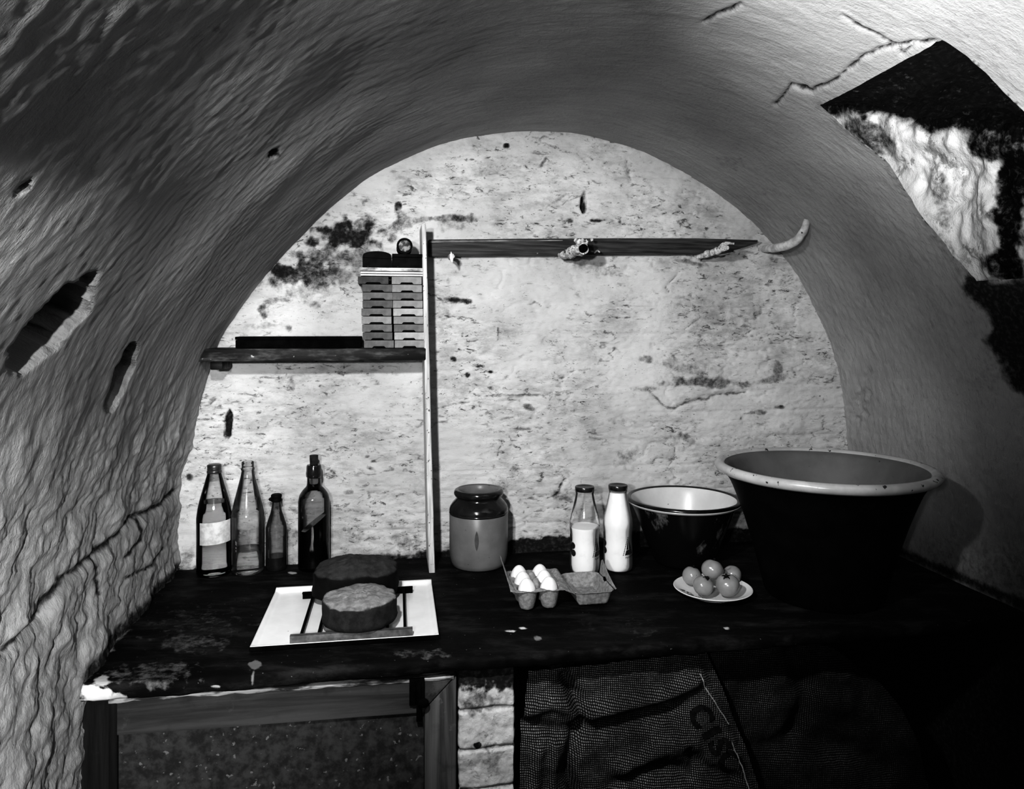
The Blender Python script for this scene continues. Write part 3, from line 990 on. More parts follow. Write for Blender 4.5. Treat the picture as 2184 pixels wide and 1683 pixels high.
sack, at1 = cloth('hessian_sack', sack_front, m_hess, 'hessian sack with black stencilled letters hanging beside the whitewashed pier', lambda u_, v_: 1.452 - 0.03 * np.sin(v_ * PI * 0.9) + 0 * u_,
                  [([(1208, 1448), (1228, 1490), (1240, 1535), (1222, 1590), (1210, 1640), (1222, 1690), (1240, 1800)], 13, -0.028), ([(1130, 1515), (1180, 1500), (1225, 1512)], 16, 0.016), ([(1240, 1528), (1330, 1505), (1420, 1480), (1480, 1450)], 18, 0.022),
                   ([(1250, 1560), (1340, 1535), (1430, 1510)], 22, -0.020), ([(1110, 1545), (1170, 1560), (1225, 1555)], 16, -0.014), ([(1330, 1640), (1400, 1600), (1470, 1590)], 22, 0.014), ([(1310, 1680), (1400, 1640), (1470, 1650)], 20, -0.014), ([(1470, 1600), (1500, 1640), (1560, 1660)], 14, -0.014), ([(1150, 1600), (1140, 1680)], 12, 0.012), ([(1185, 1590), (1180, 1683)], 10, 0.010),
                   ([(1490, 1420), (1540, 1530), (1600, 1683)], 8, 0.006)], 220, 260)


def sack_rear(U_, V_):
    xl = np.interp(V_, [0, 0.3, 1], [1470, 1560, 1650])
    xr = np.interp(V_, [0, 0.04, 0.1, 0.2, 0.35, 1], [1830, 1880, 1920, 1960, 1990, 2050])
    yt = np.interp(U_, [0, 0.2, 0.6, 0.85, 1], [1384, 1376, 1366, 1380, 1425])
    return xl + (xr - xl) * U_, yt + (BOT - yt) * V_


sack2, at2 = cloth('hessian_sack', sack_rear, m_hess2, 'darker hessian sack hanging behind and to the right of the stencilled sack', lambda u_, v_: 1.50 - 0.02 * np.sin(v_ * PI) + 0.03 * u_ ** 2,
                   [([(1690, 1400), (1720, 1480), (1700, 1560)], 22, -0.018), ([(1580, 1520), (1680, 1490), (1800, 1500)], 30, 0.012), ([(1600, 1600), (1750, 1580), (1900, 1640)], 28, -0.014), ([(1640, 1450), (1700, 1420), (1800, 1440)], 24, 0.012)], 120, 140)
# hem stitching
for pts in ([(1487, 1432), (1500, 1460), (1520, 1492), (1552, 1540)], [(1558, 1580), (1570, 1610), (1582, 1640), (1594, 1680)]):
    ks = np.linspace(0, 1, 16)
    xs = np.interp(ks, np.linspace(0, 1, len(pts)), [p[0] for p in pts])
    ys = np.interp(ks, np.linspace(0, 1, len(pts)), [p[1] for p in pts])
    tube('stitching', [at1(x_, y_, 0.003) for x_, y_ in zip(xs, ys)], [0.0013, 0.0013], m_thread, sack, 6, 40, 0.5)


def text_mesh(txt, size, bold=0.0):
    cu = bpy.data.curves.new('lettering', 'FONT')
    cu.body = txt
    cu.size = size
    cu.resolution_u = 3
    cu.offset = bold
    cu.align_x = 'LEFT'
    ob = bpy.data.objects.new('lettering', cu)
    C.objects.link(ob)
    bpy.context.view_layer.update()
    me_ = bpy.data.meshes.new_from_object(ob.evaluated_get(bpy.context.evaluated_depsgraph_get()))
    bpy.data.objects.remove(ob)
    return me_


# stencilled letters on the sack
for ch, cx, cy, size in [('C', 1494, 1524, 66), ('I', 1517, 1562, 56), ('S', 1534, 1590, 62), ('C', 1556, 1622, 66)]:
    me_ = text_mesh(ch, 1.0, 0.035)
    bmt = bmesh.new()
    bmt.from_mesh(me_)
    bmesh.ops.triangulate(bmt, faces=bmt.faces)
    bmesh.ops.subdivide_edges(bmt, edges=[e for e in bmt.edges if e.calc_length() > 0.12], cuts=2, use_grid_fill=True)
    xs = [v.co.x for v in bmt.verts]
    ys = [v.co.y for v in bmt.verts]
    mx, my = (min(xs) + max(xs)) / 2, (min(ys) + max(ys)) / 2
    ang = math.radians(62)
    for v in bmt.verts:
        x_, y_ = (v.co.x - mx) * size * (1.5 if ch == 'I' else 1.0), (v.co.y - my) * size
        X_ = cx + x_ * math.cos(ang) + y_ * math.sin(ang)
        Y_ = cy + x_ * math.sin(ang) - y_ * math.cos(ang)
        v.co = Vector(at1(X_, Y_, 0.0022))
    bm_obj('stencil_letter', bmt, m_ink, sack)

# ================================================================== SHELVES AND POST
sh_z1, sh_z0 = H - 0.0510, H - 0.0825
SD = 1.895
shelf = empty('wall_shelf', W(0, SD, 0), TH, 'short worn wooden shelf under the stack of card boxes', 'shelf')
a0, a1 = ray_d(414, 750, SD)[0], ray_d(908, 750, SD)[0]
box('shelf_board', a0, a1, 0.0, 0.148, sh_z0, sh_z1, m_shelf, shelf, 0.003)
bmz = bmesh.new()
add_box(bmz, a0 + 0.03, a0 + 0.06, 0.03, 0.13, sh_z0 - 0.022, sh_z0 - 0.0005, 0.003)
bm_obj('bearer', bmz, m_shelf, shelf, angle=40)

pt, pb = ray_d(904, 478, 1.90), ray_d(921, 1222, 1.90)
bmp = bmesh.new()
wd = 0.0155
n = 24
rows = []
for i in range(n + 1):
    t = i / n
    a_ = pb[0] + (pt[0] - pb[0]) * t
    z_ = ZC + (pt[1] - ZC) * t
    jx = 0.0012 * float(perlin(z_ * 14, 0.2, 0.7))
    w_ = wd * (1 - 0.28 * t)
    rows.append([bmp.verts.new(W(a_ - w_ / 2 + jx, 2.04, z_)), bmp.verts.new(W(a_ - w_ / 2 + jx, 1.902, z_)), bmp.verts.new(W(a_ - w_ / 2 + 0.002 + jx, 1.90, z_)), bmp.verts.new(W(a_ + w_ / 2 - 0.002 + jx, 1.90, z_)), bmp.verts.new(W(a_ + w_ / 2 + jx, 1.902, z_)), bmp.verts.new(W(a_ + w_ / 2 + jx, 2.04, z_))])
for r0, r1 in zip(rows[:-1], rows[1:]):
    for k in range(6):
        bmp.faces.new((r0[k], r0[(k + 1) % 6], r1[(k + 1) % 6], r1[k]))
bmp.faces.new(rows[0])
bmp.faces.new(rows[-1])
tag(bm_obj('upright_board', bmp, m_post, angle=40), 'tall narrow pale board standing upright from worktop to above the boxes', 'upright')

# peg rail
RDp = 2.008
rail = empty('peg_rail', W(0, RDp, 0), TH, 'long dark wooden rail with rough whitewashed pegs high on the right of the wall', 'rail')
rt = [ray_d(914, 511, RDp), ray_d(1100, 509, RDp), ray_d(1300, 508, RDp), ray_d(1480, 508, RDp), ray_d(1618, 512, RDp)]
rb = [ray_d(914, 547, RDp), ray_d(1100, 545, RDp), ray_d(1300, 543, RDp), ray_d(1520, 541, RDp), ray_d(1570, 531, RDp), ray_d(1615, 517, RDp)]
prism('rail_board', rt + rb[::-1], 0.0, 0.03, m_rail, rail, 0.002)
edge_pts = [ray_d(916, 516, RDp), ray_d(1000, 514.5, RDp), ray_d(1110, 513.5, RDp), ray_d(1200, 513, RDp)]
tube('edge_highlight', [(p[0], -0.0003, p[1]) for p in edge_pts], [0.0035, 0.003, 0.002, 0.0015], gmat('edge_highlight_paint', 0.10, 0.38, 30, 5, 0.7, 0.2, 0.001, stretch=(0.3, 1, 1)), rail, 6, 40, 0.5)  # lit top edge of the rail, painted on as a pale line


def pegpt(px, py, d):
    a_, z_ = ray_d(px, py, d)
    return (a_, d - RDp, z_)


pg = tube('peg', [pegpt(1196, 547, 2.004), pegpt(1212, 541, 1.95), pegpt(1230, 534, 1.89), pegpt(1243, 529, 1.845)], [0.009, 0.012, 0.015, 0.0165], m_peg, rail, 18, 40, 0.5, 1.0)
e0, e1 = np.array(pegpt(1243, 529, 1.846)), np.array(pegpt(1245, 528.5, 1.838))
tube('peg_end', [tuple(e0), tuple((e0 + e1) / 2), tuple(e1)], [0.0118, 0.0115, 0.010], m_black, pg, 14, 6, 0.3)
for (qx_, qy_, qd_, r_) in [(1236, 517, 1.90, 0.009), (1243, 515, 1.89, 0.007), (1250, 517, 1.9, 0.006), (1228, 513, 1.95, 0.006), (1262, 511, 1.96, 0.004)]:
    rg = bmesh.new()
    bmesh.ops.create_icosphere(rg, subdivisions=3, radius=r_)
    c_ = Vector(pegpt(qx_, qy_, qd_))
    for v in rg.verts:
        v.co = v.co * (1 + 0.5 * float(fbm(v.co.x * 190 + qx_, v.co.y * 190, v.co.z * 190, 2))) + c_
    bm_obj('lime_lump', rg, m_peg, pg, True)
tube('peg', [pegpt(1488, 549, 2.004), pegpt(1510, 542, 1.96), pegpt(1530, 535, 1.92), pegpt(1551, 528, 1.88)], [0.006, 0.0085, 0.0095, 0.006], m_peg, rail, 16, 36, 0.45, 4.0)
tube('peg', [pegpt(1530, 534, 1.93), pegpt(1540, 524, 1.90), pegpt(1552, 519, 1.88), pegpt(1566, 520, 1.87)], [0.005, 0.006, 0.005, 0.003], m_peg, rail, 12, 30, 0.4, 6.0)
tube('peg', [pegpt(960, 549, 2.004), pegpt(962, 548, 1.96), pegpt(963.5, 547, 1.92)], [0.006, 0.008, 0.007], m_peg, rail, 12, 20, 0.4, 7.0)
tube('peg', [pegpt(1268, 539, 2.003), pegpt(1274, 535, 1.98), pegpt(1279, 538, 1.97)], [0.002, 0.0025, 0.002], m_peg, rail, 8, 16, 0.2, 8.0)

# white torn end of the left peg, leaf shaped
lf = bmesh.new()
lp = [(962, 536), (965, 543), (966.5, 551), (966, 558), (964.5, 561), (961, 556), (959.5, 550), (960.5, 542)]
lf.faces.new([lf.verts.new(pegpt(x_, y_, 1.915)) for x_, y_ in lp])
r = bmesh.ops.extrude_face_region(lf, geom=list(lf.faces))
for v in r['geom']:
    if isinstance(v, bmesh.types.BMVert):
        v.co.y += 0.003
bm_obj('peg_splinter', lf, gmat('pale_splinter', 0.6, 0.85, 60, 4, 0.7, 0.2, 0.001), rail)

# curved horn hook at the right end
hp = [(1628, 531, 2.03), (1645, 530, 1.98), (1660, 528, 1.93), (1680, 523, 1.88), (1699, 512, 1.845), (1714, 492, 1.82), (1722, 468, 1.81)]
hook = tube('horn_hook', [W(*(lambda q_: (q_[0], d_, q_[1]))(ray_d(x_, y_, d_))) for x_, y_, d_ in hp], [0.010, 0.012, 0.0130, 0.0125, 0.012, 0.0105, 0.0085], m_horn, None, 20, 60, 0.10, 2.0)
tag(hook, 'pale curved horn hook turned up at the right end of the dark rail', 'hook')
tip = ray_d(1723, 465, 1.81)
tpb = bmesh.new()
bmesh.ops.create_uvsphere(tpb, u_segments=12, v_segments=8, radius=0.006)
for v in tpb.verts:
    v.co = v.co + Vector(W(tip[0], 1.81, tip[1]))
bm_obj('hook_tip', tpb, m_black, hook, True)

# ================================================================== BOX STACK ON THE SHELF
def notch_box(w, h, dpt):
    """closed card box: body with a dark notch cut in the lower front edge"""
    bmn = bmesh.new()
    add_box(bmn, -w / 2, w / 2, 0, dpt, 0, h, 0.0012)
    return bmn


def ordin(i):
    return ['bottom', 'second', 'third', 'fourth', 'fifth', 'sixth', 'seventh', 'eighth', 'top'][i]


tone = {}
for k, (lo, hi) in enumerate([(0.05, 0.10), (0.09, 0.15), (0.13, 0.21), (0.24, 0.35), (0.36, 0.50)]):
    tone[k] = gmat('box_card_%d' % k, lo, hi, 30, 6, 0.85, 0.15, 0.001, speck=(160, 0.71, 0.05))
lefts = [2, 1, 2, 3, 2, 1, 2, 1, 0]
rights = [3, 4, 2, 3, 4, 3, 2, 3, 3]
xl = [776, 773, 772, 771, 770.5, 773, 773, 772, 763]
shade = {0: 'dark', 1: 'dull', 2: 'grey', 3: 'light', 4: 'pale'}
BD = 1.898
rowh = 0.0204
base_box = {}
for col_i, tones in enumerate((lefts, rights)):
    for r_i in range(9):
        k = tones[r_i]
        if col_i == 0:
            ax0, ax1 = ray_d(xl[r_i], 700, BD)[0], ray_d(xl[r_i] + (64.5 if r_i < 8 else 66), 700, BD)[0]
        else:
            sft = 0.9 * r_i
            ax0, ax1 = ray_d(841.5 - sft * 0.9, 700, BD)[0], ray_d(905.5 - sft * 0.8, 700, BD)[0]
        w_ = ax1 - ax0 - 0.0008
        loc = W((ax0 + ax1) / 2, BD + random.uniform(-0.002, 0.004), sh_z1 + 0.0006 + r_i * rowh)
        lab = '%s notched card box, %s of the %s column on the shelf' % (shade[k], ('%s from the bottom' % ordin(r_i)) if 0 < r_i < 8 else ordin(r_i), 'left' if col_i == 0 else 'right')
        bx_ = empty('card_box', loc, TH, lab, 'box', 'card boxes stacked on the shelf')
        bm_obj('box_body', notch_box(w_, rowh - 0.0012, 0.125), tone[k], bx_, angle=40)
        nt = bmesh.new()
        nw = 0.0145 + random.uniform(-0.002, 0.002)
        prv = [(-nw - 0.004, 0.0004), (-nw, 0.0045), (nw, 0.0045), (nw + 0.004, 0.0004)]
        fvs = [nt.verts.new((x_, -0.0008, z_)) for x_, z_ in prv]
        f_ = nt.faces.new(fvs)
        r = bmesh.ops.extrude_face_region(nt, geom=[f_])
        for v in r['geom']:
            if isinstance(v, bmesh.types.BMVert):
                v.co.y += 0.003
        bm_obj('notch', nt, m_black, bx_)
# thin pale sheets on the stack
ztop = sh_z1 + 0.0006 + 9 * rowh
zs = [ztop + 0.0006, ztop + 0.0066, ztop + 0.0130]
for i, (z_, h_, x0_, x1_, lab, mt) in enumerate([(zs[0], 0.0042, 769, 902, 'thin pale tray lowest of three lying flat on the stacked card boxes', m_sheet), (zs[1], 0.0046, 769, 902, 'thin white tray in the middle of three lying flat on the card boxes', m_sheet), (zs[2], 0.0085, 767, 902, 'ragged stained tray uppermost of three, under the black tins', gmat('ragged_sheet', 0.12, 0.75, 18, 5, 0.8, 0.3, 0.001, stretch=(1, 0.2, 3)))]):
    q0, q1 = ray_d(x0_, 580, BD)[0], ray_d(x1_, 580, BD)[0]
    bmf = bmesh.new()
    dx = (q1 - q0)
    add_box(bmf, 0, dx, 0, 0.12, 0, h_ * 0.45, 0.0005)
    add_box(bmf, 0, dx, 0, 0.003, h_ * 0.45 - 0.0003, h_, 0.0004)
    add_box(bmf, 0, dx, 0.117, 0.12, h_ * 0.45 - 0.0003, h_, 0.0004)
    add_box(bmf, 0, 0.003, 0.003, 0.117, h_ * 0.45 - 0.0003, h_, 0.0004)
    add_box(bmf, dx - 0.003, dx, 0.003, 0.117, h_ * 0.45 - 0.0003, h_, 0.0004)
    o = bm_obj('flat_tray', bmf, mt, None, angle=40)
    o.location = W(q0, BD, z_)
    o.rotation_euler = (0, 0, TH)
    tag(o, lab, 'tray', 'thin trays on the box stack')
zt = zs[2] + 0.009
# domed black tin, black box and small round tin on top
q0, q1 = ray_d(773, 560, BD)[0], ray_d(835, 560, BD)[0]
w_ = q1 - q0
hT = 0.042
arc = [(0, 0), (w_, 0), (w_, hT * 0.55)] + [(w_ / 2 + w_ / 2 * math.cos(t), hT * 0.72 + hT * 0.28 * math.sin(t)) for t in np.linspace(0.25, PI - 0.25, 14)] + [(0, hT * 0.62)]
o = prism('domed_tin', arc, 0, 0.10, m_darktin, None, 0.001)
o.location = W(q0, BD + 0.004, zt)
o.rotation_euler = (0, 0, TH)
tag(o, 'black tin with a domed lid at the left on top of the box stack', 'tin')
lidline = prism('lid_edge', [(0.0005, hT * 0.58), (w_ - 0.0005, hT * 0.52), (w_ - 0.0005, hT * 0.55), (0.0005, hT * 0.61)], -0.0008, 0.001, m_black, o, 0)
q0, q1 = ray_d(837, 560, BD)[0], ray_d(901, 560, BD)[0]
bx_ = empty('black_box', W(q0, BD + 0.004, zt), TH, 'flat-topped black box beside the domed tin, against the pale upright', 'box')
hb = 0.036
box('box_body', 0, q1 - q0, 0, 0.10, 0, hb - 0.009, m_darktin, bx_, 0.0015)
box('box_lid', -0.0008, q1 - q0 + 0.0006, -0.0008, 0.1008, hb - 0.0085, hb, m_darktin, bx_, 0.001)
rc = ray_d(863, 526, BD + 0.01)
rt_ = empty('round_tin', W(rc[0], BD + 0.012, zt + hb + 0.0004 + 0.021), TH, 'small round tin lying on its side on the black box, pale end facing out', 'tin')
rr = 0.0205
prf = [(0, 0), (rr * 0.8, 0), (rr * 0.86, -0.002), (rr, -0.002), (rr, 0.004), (rr * 0.97, 0.006), (rr * 0.97, 0.066), (rr, 0.068), (rr, 0.072), (0, 0.072)]
b_ = lathe('tin_body', [(r_, -z_) for r_, z_ in prf], m_darktin, rt_, 40)
b_.rotation_euler = (PI / 2, 0, 0)
fc = lathe('tin_end', [(0, 0.0012), (rr * 0.62, 0.0010), (rr * 0.74, 0.0002)], gmat('tin_end_tarnish', 0.02, 0.30, 70, 5, 0.5, 0.1, 0.001, lo_t=0.45, hi_t=0.6), rt_, 32)
fc.rotation_euler = (PI / 2, 0, 0)
fc['label'] = 'tarnished pale tin end'

# long low dark box on the shelf
LD = 1.925
q0, q1 = ray_d(502, 735, LD)[0], ray_d(769, 735, LD)[0]
hz = ray_d(600, 718.5, LD)[1] - sh_z1
lb = empty('low_box', W(q0, LD, sh_z1 + 0.0005), TH, 'long low black box on the left end of the wall shelf', 'box')
box('box_body', 0, q1 - q0, 0, 0.09, 0, hz * 0.72, m_black, lb, 0.0015)
box('box_lid', -0.001, q1 - q0 + 0.001, -0.001, 0.091, hz * 0.73, hz, m_black, lb, 0.0015)

# ================================================================== BOTTLES
ZT = ZC - 0.0008


def ring_prof(pts, n=70):
    return [(max(p[0], 0.0), p[1]) for p in spline(pts, n)]


def smooth_prof(pts):
    return [(0.0, pts[0][1])] + list(pts)


def at_base(px, Y):
    return ((px - CX) / F * Y, Y, ZC + 0.0004)


# 1 lemonade bottle with screw cap, paper label and clear liquid
b1 = empty('lemonade_bottle', at_base(457, 1.889), 0.0, 'clear tapered bottle with screw cap and white paper label', 'bottle')
g1 = [(0.0, 0.004), (0.028, 0.002), (0.038, 0.0), (0.042, 0.004), (0.0432, 0.014), (0.0432, 0.10), (0.0434, 0.138), (0.0428, 0.150), (0.0390, 0.176), (0.031, 0.208), (0.0225, 0.238), (0.0170, 0.258), (0.0165, 0.266)]
lathe('glass', ring_prof(g1, 60), m_glass, b1, 64, angle=None)
liq = [(0.0, 0.006), (0.036, 0.005), (0.0405, 0.010), (0.0416, 0.02), (0.0417, 0.10), (0.0419, 0.135), (0.041, 0.150), (0.037, 0.175), (0.0345, 0.184), (0.0338, 0.186), (0.0, 0.186)]
lq = lathe('liquid', liq, m_water, b1, 64, angle=60)
cp = [(0.0, 0.281), (0.0155, 0.281), (0.0172, 0.2795), (0.0175, 0.278)] + [(0.0178 if k % 2 else 0.0168, 0.278 - 0.0028 * k) for k in range(5)] + [(0.0182, 0.2645), (0.0182, 0.260), (0.0172, 0.259)]
lathe('screw_cap', cp, m_cap, b1, 40)


def wrap_label(name, r, z0, z1, t0, t1, mat, parent, tilt=0.0, n=26):
    bml = bmesh.new()
    rows_ = []
    for j in range(9):
        row = []
        for i in range(n + 1):
            t = t0 + (t1 - t0) * i / n
            z_ = z0 + (z1 - z0) * j / 8 + tilt * (i / n - 0.5)
            row.append(bml.verts.new((r * math.cos(t), r * math.sin(t), z_)))
        rows_.append(row)
    for ra_, rb_ in zip(rows_[:-1], rows_[1:]):
        for i in range(n):
            bml.faces.new((ra_[i], ra_[i + 1], rb_[i + 1], rb_[i]))
    return bm_obj(name, bml, mat, parent, True)


wrap_label('paper_label', 0.0440, 0.085, 0.141, -PI / 2 - 0.50, -PI / 2 + 1.45, m_paper, b1, 0.004)

# 2 clear bottle, open, nearly empty
b2 = empty('clear_bottle', at_base(528.5, 1.903), 0.0, 'smeared clear glass bottle without a cap or label, second from the left', 'bottle')
g2 = [(0.0, 0.004), (0.028, 0.002), (0.0365, 0.0), (0.040, 0.005), (0.0405, 0.014), (0.0405, 0.100), (0.0408, 0.142), (0.0415, 0.148), (0.0400, 0.155), (0.034, 0.182), (0.026, 0.215), (0.0185, 0.245), (0.0160, 0.258), (0.0158, 0.263), (0.0172, 0.265), (0.0172, 0.269), (0.0155, 0.271), (0.0152, 0.283), (0.0140, 0.285), (0.0135, 0.280)]
lathe('glass', ring_prof(g2, 80), m_glass_s, b2, 64, angle=None)
lathe('liquid', [(0.0, 0.006), (0.035, 0.005), (0.0388, 0.010), (0.0392, 0.058), (0.0385, 0.0595), (0.0, 0.059)], m_water, b2, 64, angle=60)
wrap_label('label_residue', 0.0412, 0.062, 0.118, -PI / 2 - 0.55, -PI / 2 + 0.5, thin_glass('label_residue_film', 0.7, 0.5, 0.3, smear=0.9), b2)

# 3 small dark bottle
b3 = empty('small_bottle', at_base(589.5, 1.925), 0.0, 'small dark glass bottle with a little liquid, shortest of the four bottles', 'bottle')
g3 = [(0.0, 0.003), (0.018, 0.002), (0.0245, 0.0), (0.0268, 0.005), (0.0272, 0.02), (0.0268, 0.075), (0.0272, 0.098), (0.0262, 0.112), (0.021, 0.130), (0.0145, 0.150), (0.0112, 0.170), (0.0108, 0.178)]
lathe('glass', ring_prof(g3, 60), m_glass_g, b3, 48, angle=None)
lathe('liquid', [(0.0, 0.005), (0.023, 0.005), (0.0255, 0.010), (0.0258, 0.034), (0.0, 0.034)], m_dark_liq, b3, 48, angle=60)
lathe('crown_ring', [(0.0108, 0.176), (0.0135, 0.178), (0.0142, 0.181), (0.0128, 0.184), (0.0128, 0.187), (0.0140, 0.190), (0.0135, 0.194), (0.0115, 0.196), (0.0, 0.1955)], m_darktin, b3, 40)
wq = bmesh.new()
bmesh.ops.create_icosphere(wq, subdivisions=2, radius=0.004)
for v in wq.verts:
    v.co = v.co * (1 + 0.4 * random.random()) + Vector((-0.0145, -0.003, 0.183))
bm_obj('torn_foil', wq, m_darktin, b3, True)

# 4 corked dark bottle
b4 = empty('corked_bottle', at_base(669.5, 1.935), 0.0, 'tall dark bottle with a black cork, half full of dark liquid', 'bottle')
g4 = [(0.0, 0.004), (0.03, 0.002), (0.0385, 0.0), (0.0405, 0.006), (0.0405, 0.02), (0.0405, 0.10), (0.0405, 0.165), (0.0400, 0.178), (0.0365, 0.193), (0.028, 0.206), (0.0205, 0.214), (0.0180, 0.222), (0.0175, 0.240)]
lathe('glass', ring_prof(g4, 70), m_glass_a, b4, 56, angle=None)
lathe('collar', [(0.0175, 0.238), (0.0200, 0.241), (0.0205, 0.250), (0.0195, 0.256), (0.0190, 0.268), (0.0175, 0.2715), (0.0105, 0.272)], m_jar_dk, b4, 48)
# liquid with a tilted tide line
lb_ = bmesh.new()
rings = []
for k, zf in enumerate([0.0, 0.02, 0.3, 0.6, 0.9, 1.0]):
    ring = []
    for i in range(48):
        t = 2 * PI * i / 48
        top_ = 0.118 + 0.030 * math.cos(t - 0.2)
        r_ = 0.0385 if k else 0.034
        ring.append(lb_.verts.new((r_ * math.cos(t), r_ * math.sin(t), 0.006 + (top_ - 0.006) * zf)))
    rings.append(ring)
for ra_, rb_ in zip(rings[:-1], rings[1:]):
    for i in range(48):
        lb_.faces.new((ra_[i], ra_[(i + 1) % 48], rb_[(i + 1) % 48], rb_[i]))
lb_.faces.new(rings[0][::-1])
lb_.faces.new(rings[-1])
bm_obj('liquid', lb_, m_dark_liq, b4, angle=50)
lathe('cork', [(0.0, 0.2725), (0.0102, 0.2725), (0.0108, 0.283), (0.0112, 0.2955), (0.0105, 0.2968), (0.0, 0.297)], m_cork, b4, 32)

# ================================================================== TRAY, RACK, CAKES
TR = math.radians(9.0)
tray_c = (-0.3560, 1.6180)
tray = empty('enamel_tray', (tray_c[0], tray_c[1], ZC + 0.0005), TR, 'white enamel tray under the two cakes at the left of the worktop', 'tray')
tw, td = 0.184, 0.160
nx_, ny_ = 90, 80
xs_ = np.linspace(-tw, tw, nx_)
ys_ = np.linspace(-td, td, ny_)
TX, TY = np.meshgrid(xs_, ys_, indexing='ij')
ed_ = np.minimum(tw - np.abs(TX), td - np.abs(TY))
back_ = sstep(td - 0.02, td - 0.004, TY)
TZ = 0.0035 + 0.006 * sstep(0.012, 0.001, ed_) + 0.004 * back_
TPt = np.stack([TX, TY, TZ], -1)
me = grid_mesh('tray_surface', TPt)
o = link('tray_surface', me, m_enamel, tray)
sm = o.modifiers.new('thick', 'SOLIDIFY')
sm.thickness = 0.0012
sm.offset = -1
# folded rim with its shade painted on in black
bmu = bmesh.new()
for (x0_, x1_, y0_, y1_) in [(-tw, tw, -td - 0.0018, -td + 0.001), (-tw, tw, td - 0.001, td + 0.0018), (-tw - 0.0018, -tw + 0.001, -td, td), (tw - 0.001, tw + 0.0018, -td, td)]:
    add_box(bmu, x0_, x1_, y0_, y1_, 0.0, 0.0085, 0.0006)
tag(bm_obj('tray_rim', bmu, m_black, tray, angle=40), 'folded rim, its shade painted black')

rk = empty('cooling_rack', (tray_c[0], tray_c[1], ZC + 0.0045), TR, 'low metal cooling rack with thin rods lying in the white tray beneath the cakes', 'rack')
Rm = Matrix.Rotation(-TR, 3, 'Z')


def tloc(px, py, z):
    Y_ = (H - z) * F / (py - HY)
    v = Vector(((px - CX) / F * Y_ - tray_c[0], Y_ - tray_c[1], 0))
    return Rm @ v


f0, f1 = tloc(618, 1373, ZC + 0.005), tloc(880, 1357, ZC + 0.005)
r0_, r1_ = tloc(645, 1272, ZC + 0.012), tloc(871, 1258, ZC + 0.012)
ytop = 0.0165
yf = (f0.y + f1.y) / 2
yr = min((r0_.y + r1_.y) / 2, td - 0.016)
bf = bmesh.new()
add_box(bf, f0.x, f1.x, yf, yf + 0.002, 0.0, ytop, 0.0005)
add_box(bf, f0.x, f1.x, yf, yf + 0.009, ytop - 0.002, ytop, 0.0005)
bm_obj('front_bar', bf, m_steel, rk, angle=40)
bf = bmesh.new()
add_box(bf, r0_.x, r1_.x + 0.01, yr, yr + 0.002, 0.0, ytop, 0.0005)
add_box(bf, r0_.x, r1_.x + 0.01, yr - 0.009, yr, ytop - 0.002, ytop, 0.0005)
bm_obj('rear_bar', bf, m_black, rk, angle=40)
for px_ in (642, 679, 716, 753, 790, 826, 864):
    p_ = tloc(px_, 1352, ZC + 0.0045 + ytop)
    xr_ = p_.x * 0.97
    bmr = bmesh.new()
    vs_ = add_box(bmr, p_.x - 0.0028, p_.x + 0.0028, yf + 0.008, yr - 0.008, ytop - 0.006, ytop - 0.0006, 0.0008)
    bm_obj('rod', bmr, m_black, rk, angle=40)


def cake(name, loc, r, h, dome, mat, label, n_sup=2.0, ry=None, lip=0.003, seed=0.0, crack=0.007):
    ry = ry or r
    segs = 96
    prof_ = [(0.0, 0.0), (0.6, 0.0), (0.92, 0.0), (0.985, 0.004), (1.0, 0.012), (0.985, h * 0.35), (0.98, h * 0.7), (0.985, h * 0.93), (0.975, h * 1.0), (0.93, h + lip), (0.88, h + lip + dome * 0.15)]
    for t in np.linspace(0.82, 0.0, 16):
        prof_.append((t, h + lip + dome * (0.18 + 0.82 * (1 - (t / 0.85) ** 2))))
    bmc = bmesh.new()
    rings_ = []
    for (u_, z_) in prof_:
        if u_ == 0.0:
            rings_.append([bmc.verts.new((0, 0, z_))])
            continue
        ring = []
        for k in range(segs):
            t = 2 * PI * k / segs
            c_, s_ = math.cos(t), math.sin(t)
            sup = (abs(c_) ** n_sup + abs(s_) ** n_sup) ** (-1 / n_sup)
            x_, y_ = r * u_ * sup * c_, ry * u_ * sup * s_
            nn = float(fbm(x_ * 28 + seed, y_ * 28, z_ * 28, 3))
            n2 = float(fbm(x_ * 75 + seed, y_ * 75, z_ * 60, 3))
            if z_ > 0.003 and u_ > 0.9:
                x_ *= 1 + 0.024 * nn + 0.012 * n2
                y_ *= 1 + 0.024 * nn + 0.012 * n2
            zz2 = z_
            if z_ >= h * 0.9:
                zz2 += 0.0034 * nn + 0.0020 * n2
                zz2 -= crack * max(0, 1 - abs(float(fbm(x_ * 20 + seed, y_ * 34, 2.0, 2))) / 0.10) * max(0, 1 - u_ / 0.75)
            ring.append(bmc.verts.new((x_, y_, zz2)))
        rings_.append(ring)
    for A_, B_ in zip(rings_[:-1], rings_[1:]):
        for k in range(segs):
            k2 = (k + 1) % segs
            if len(A_) == 1:
                bmc.faces.new((A_[0], B_[k2], B_[k]))
            elif len(B_) == 1:
                bmc.faces.new((A_[k], A_[k2], B_[0]))
            else:
                bmc.faces.new((A_[k], A_[k2], B_[k2], B_[k]))
    o_ = bm_obj(name, bmc, mat, None, True)
    o_.location = loc
    return tag(o_, label, 'cake')


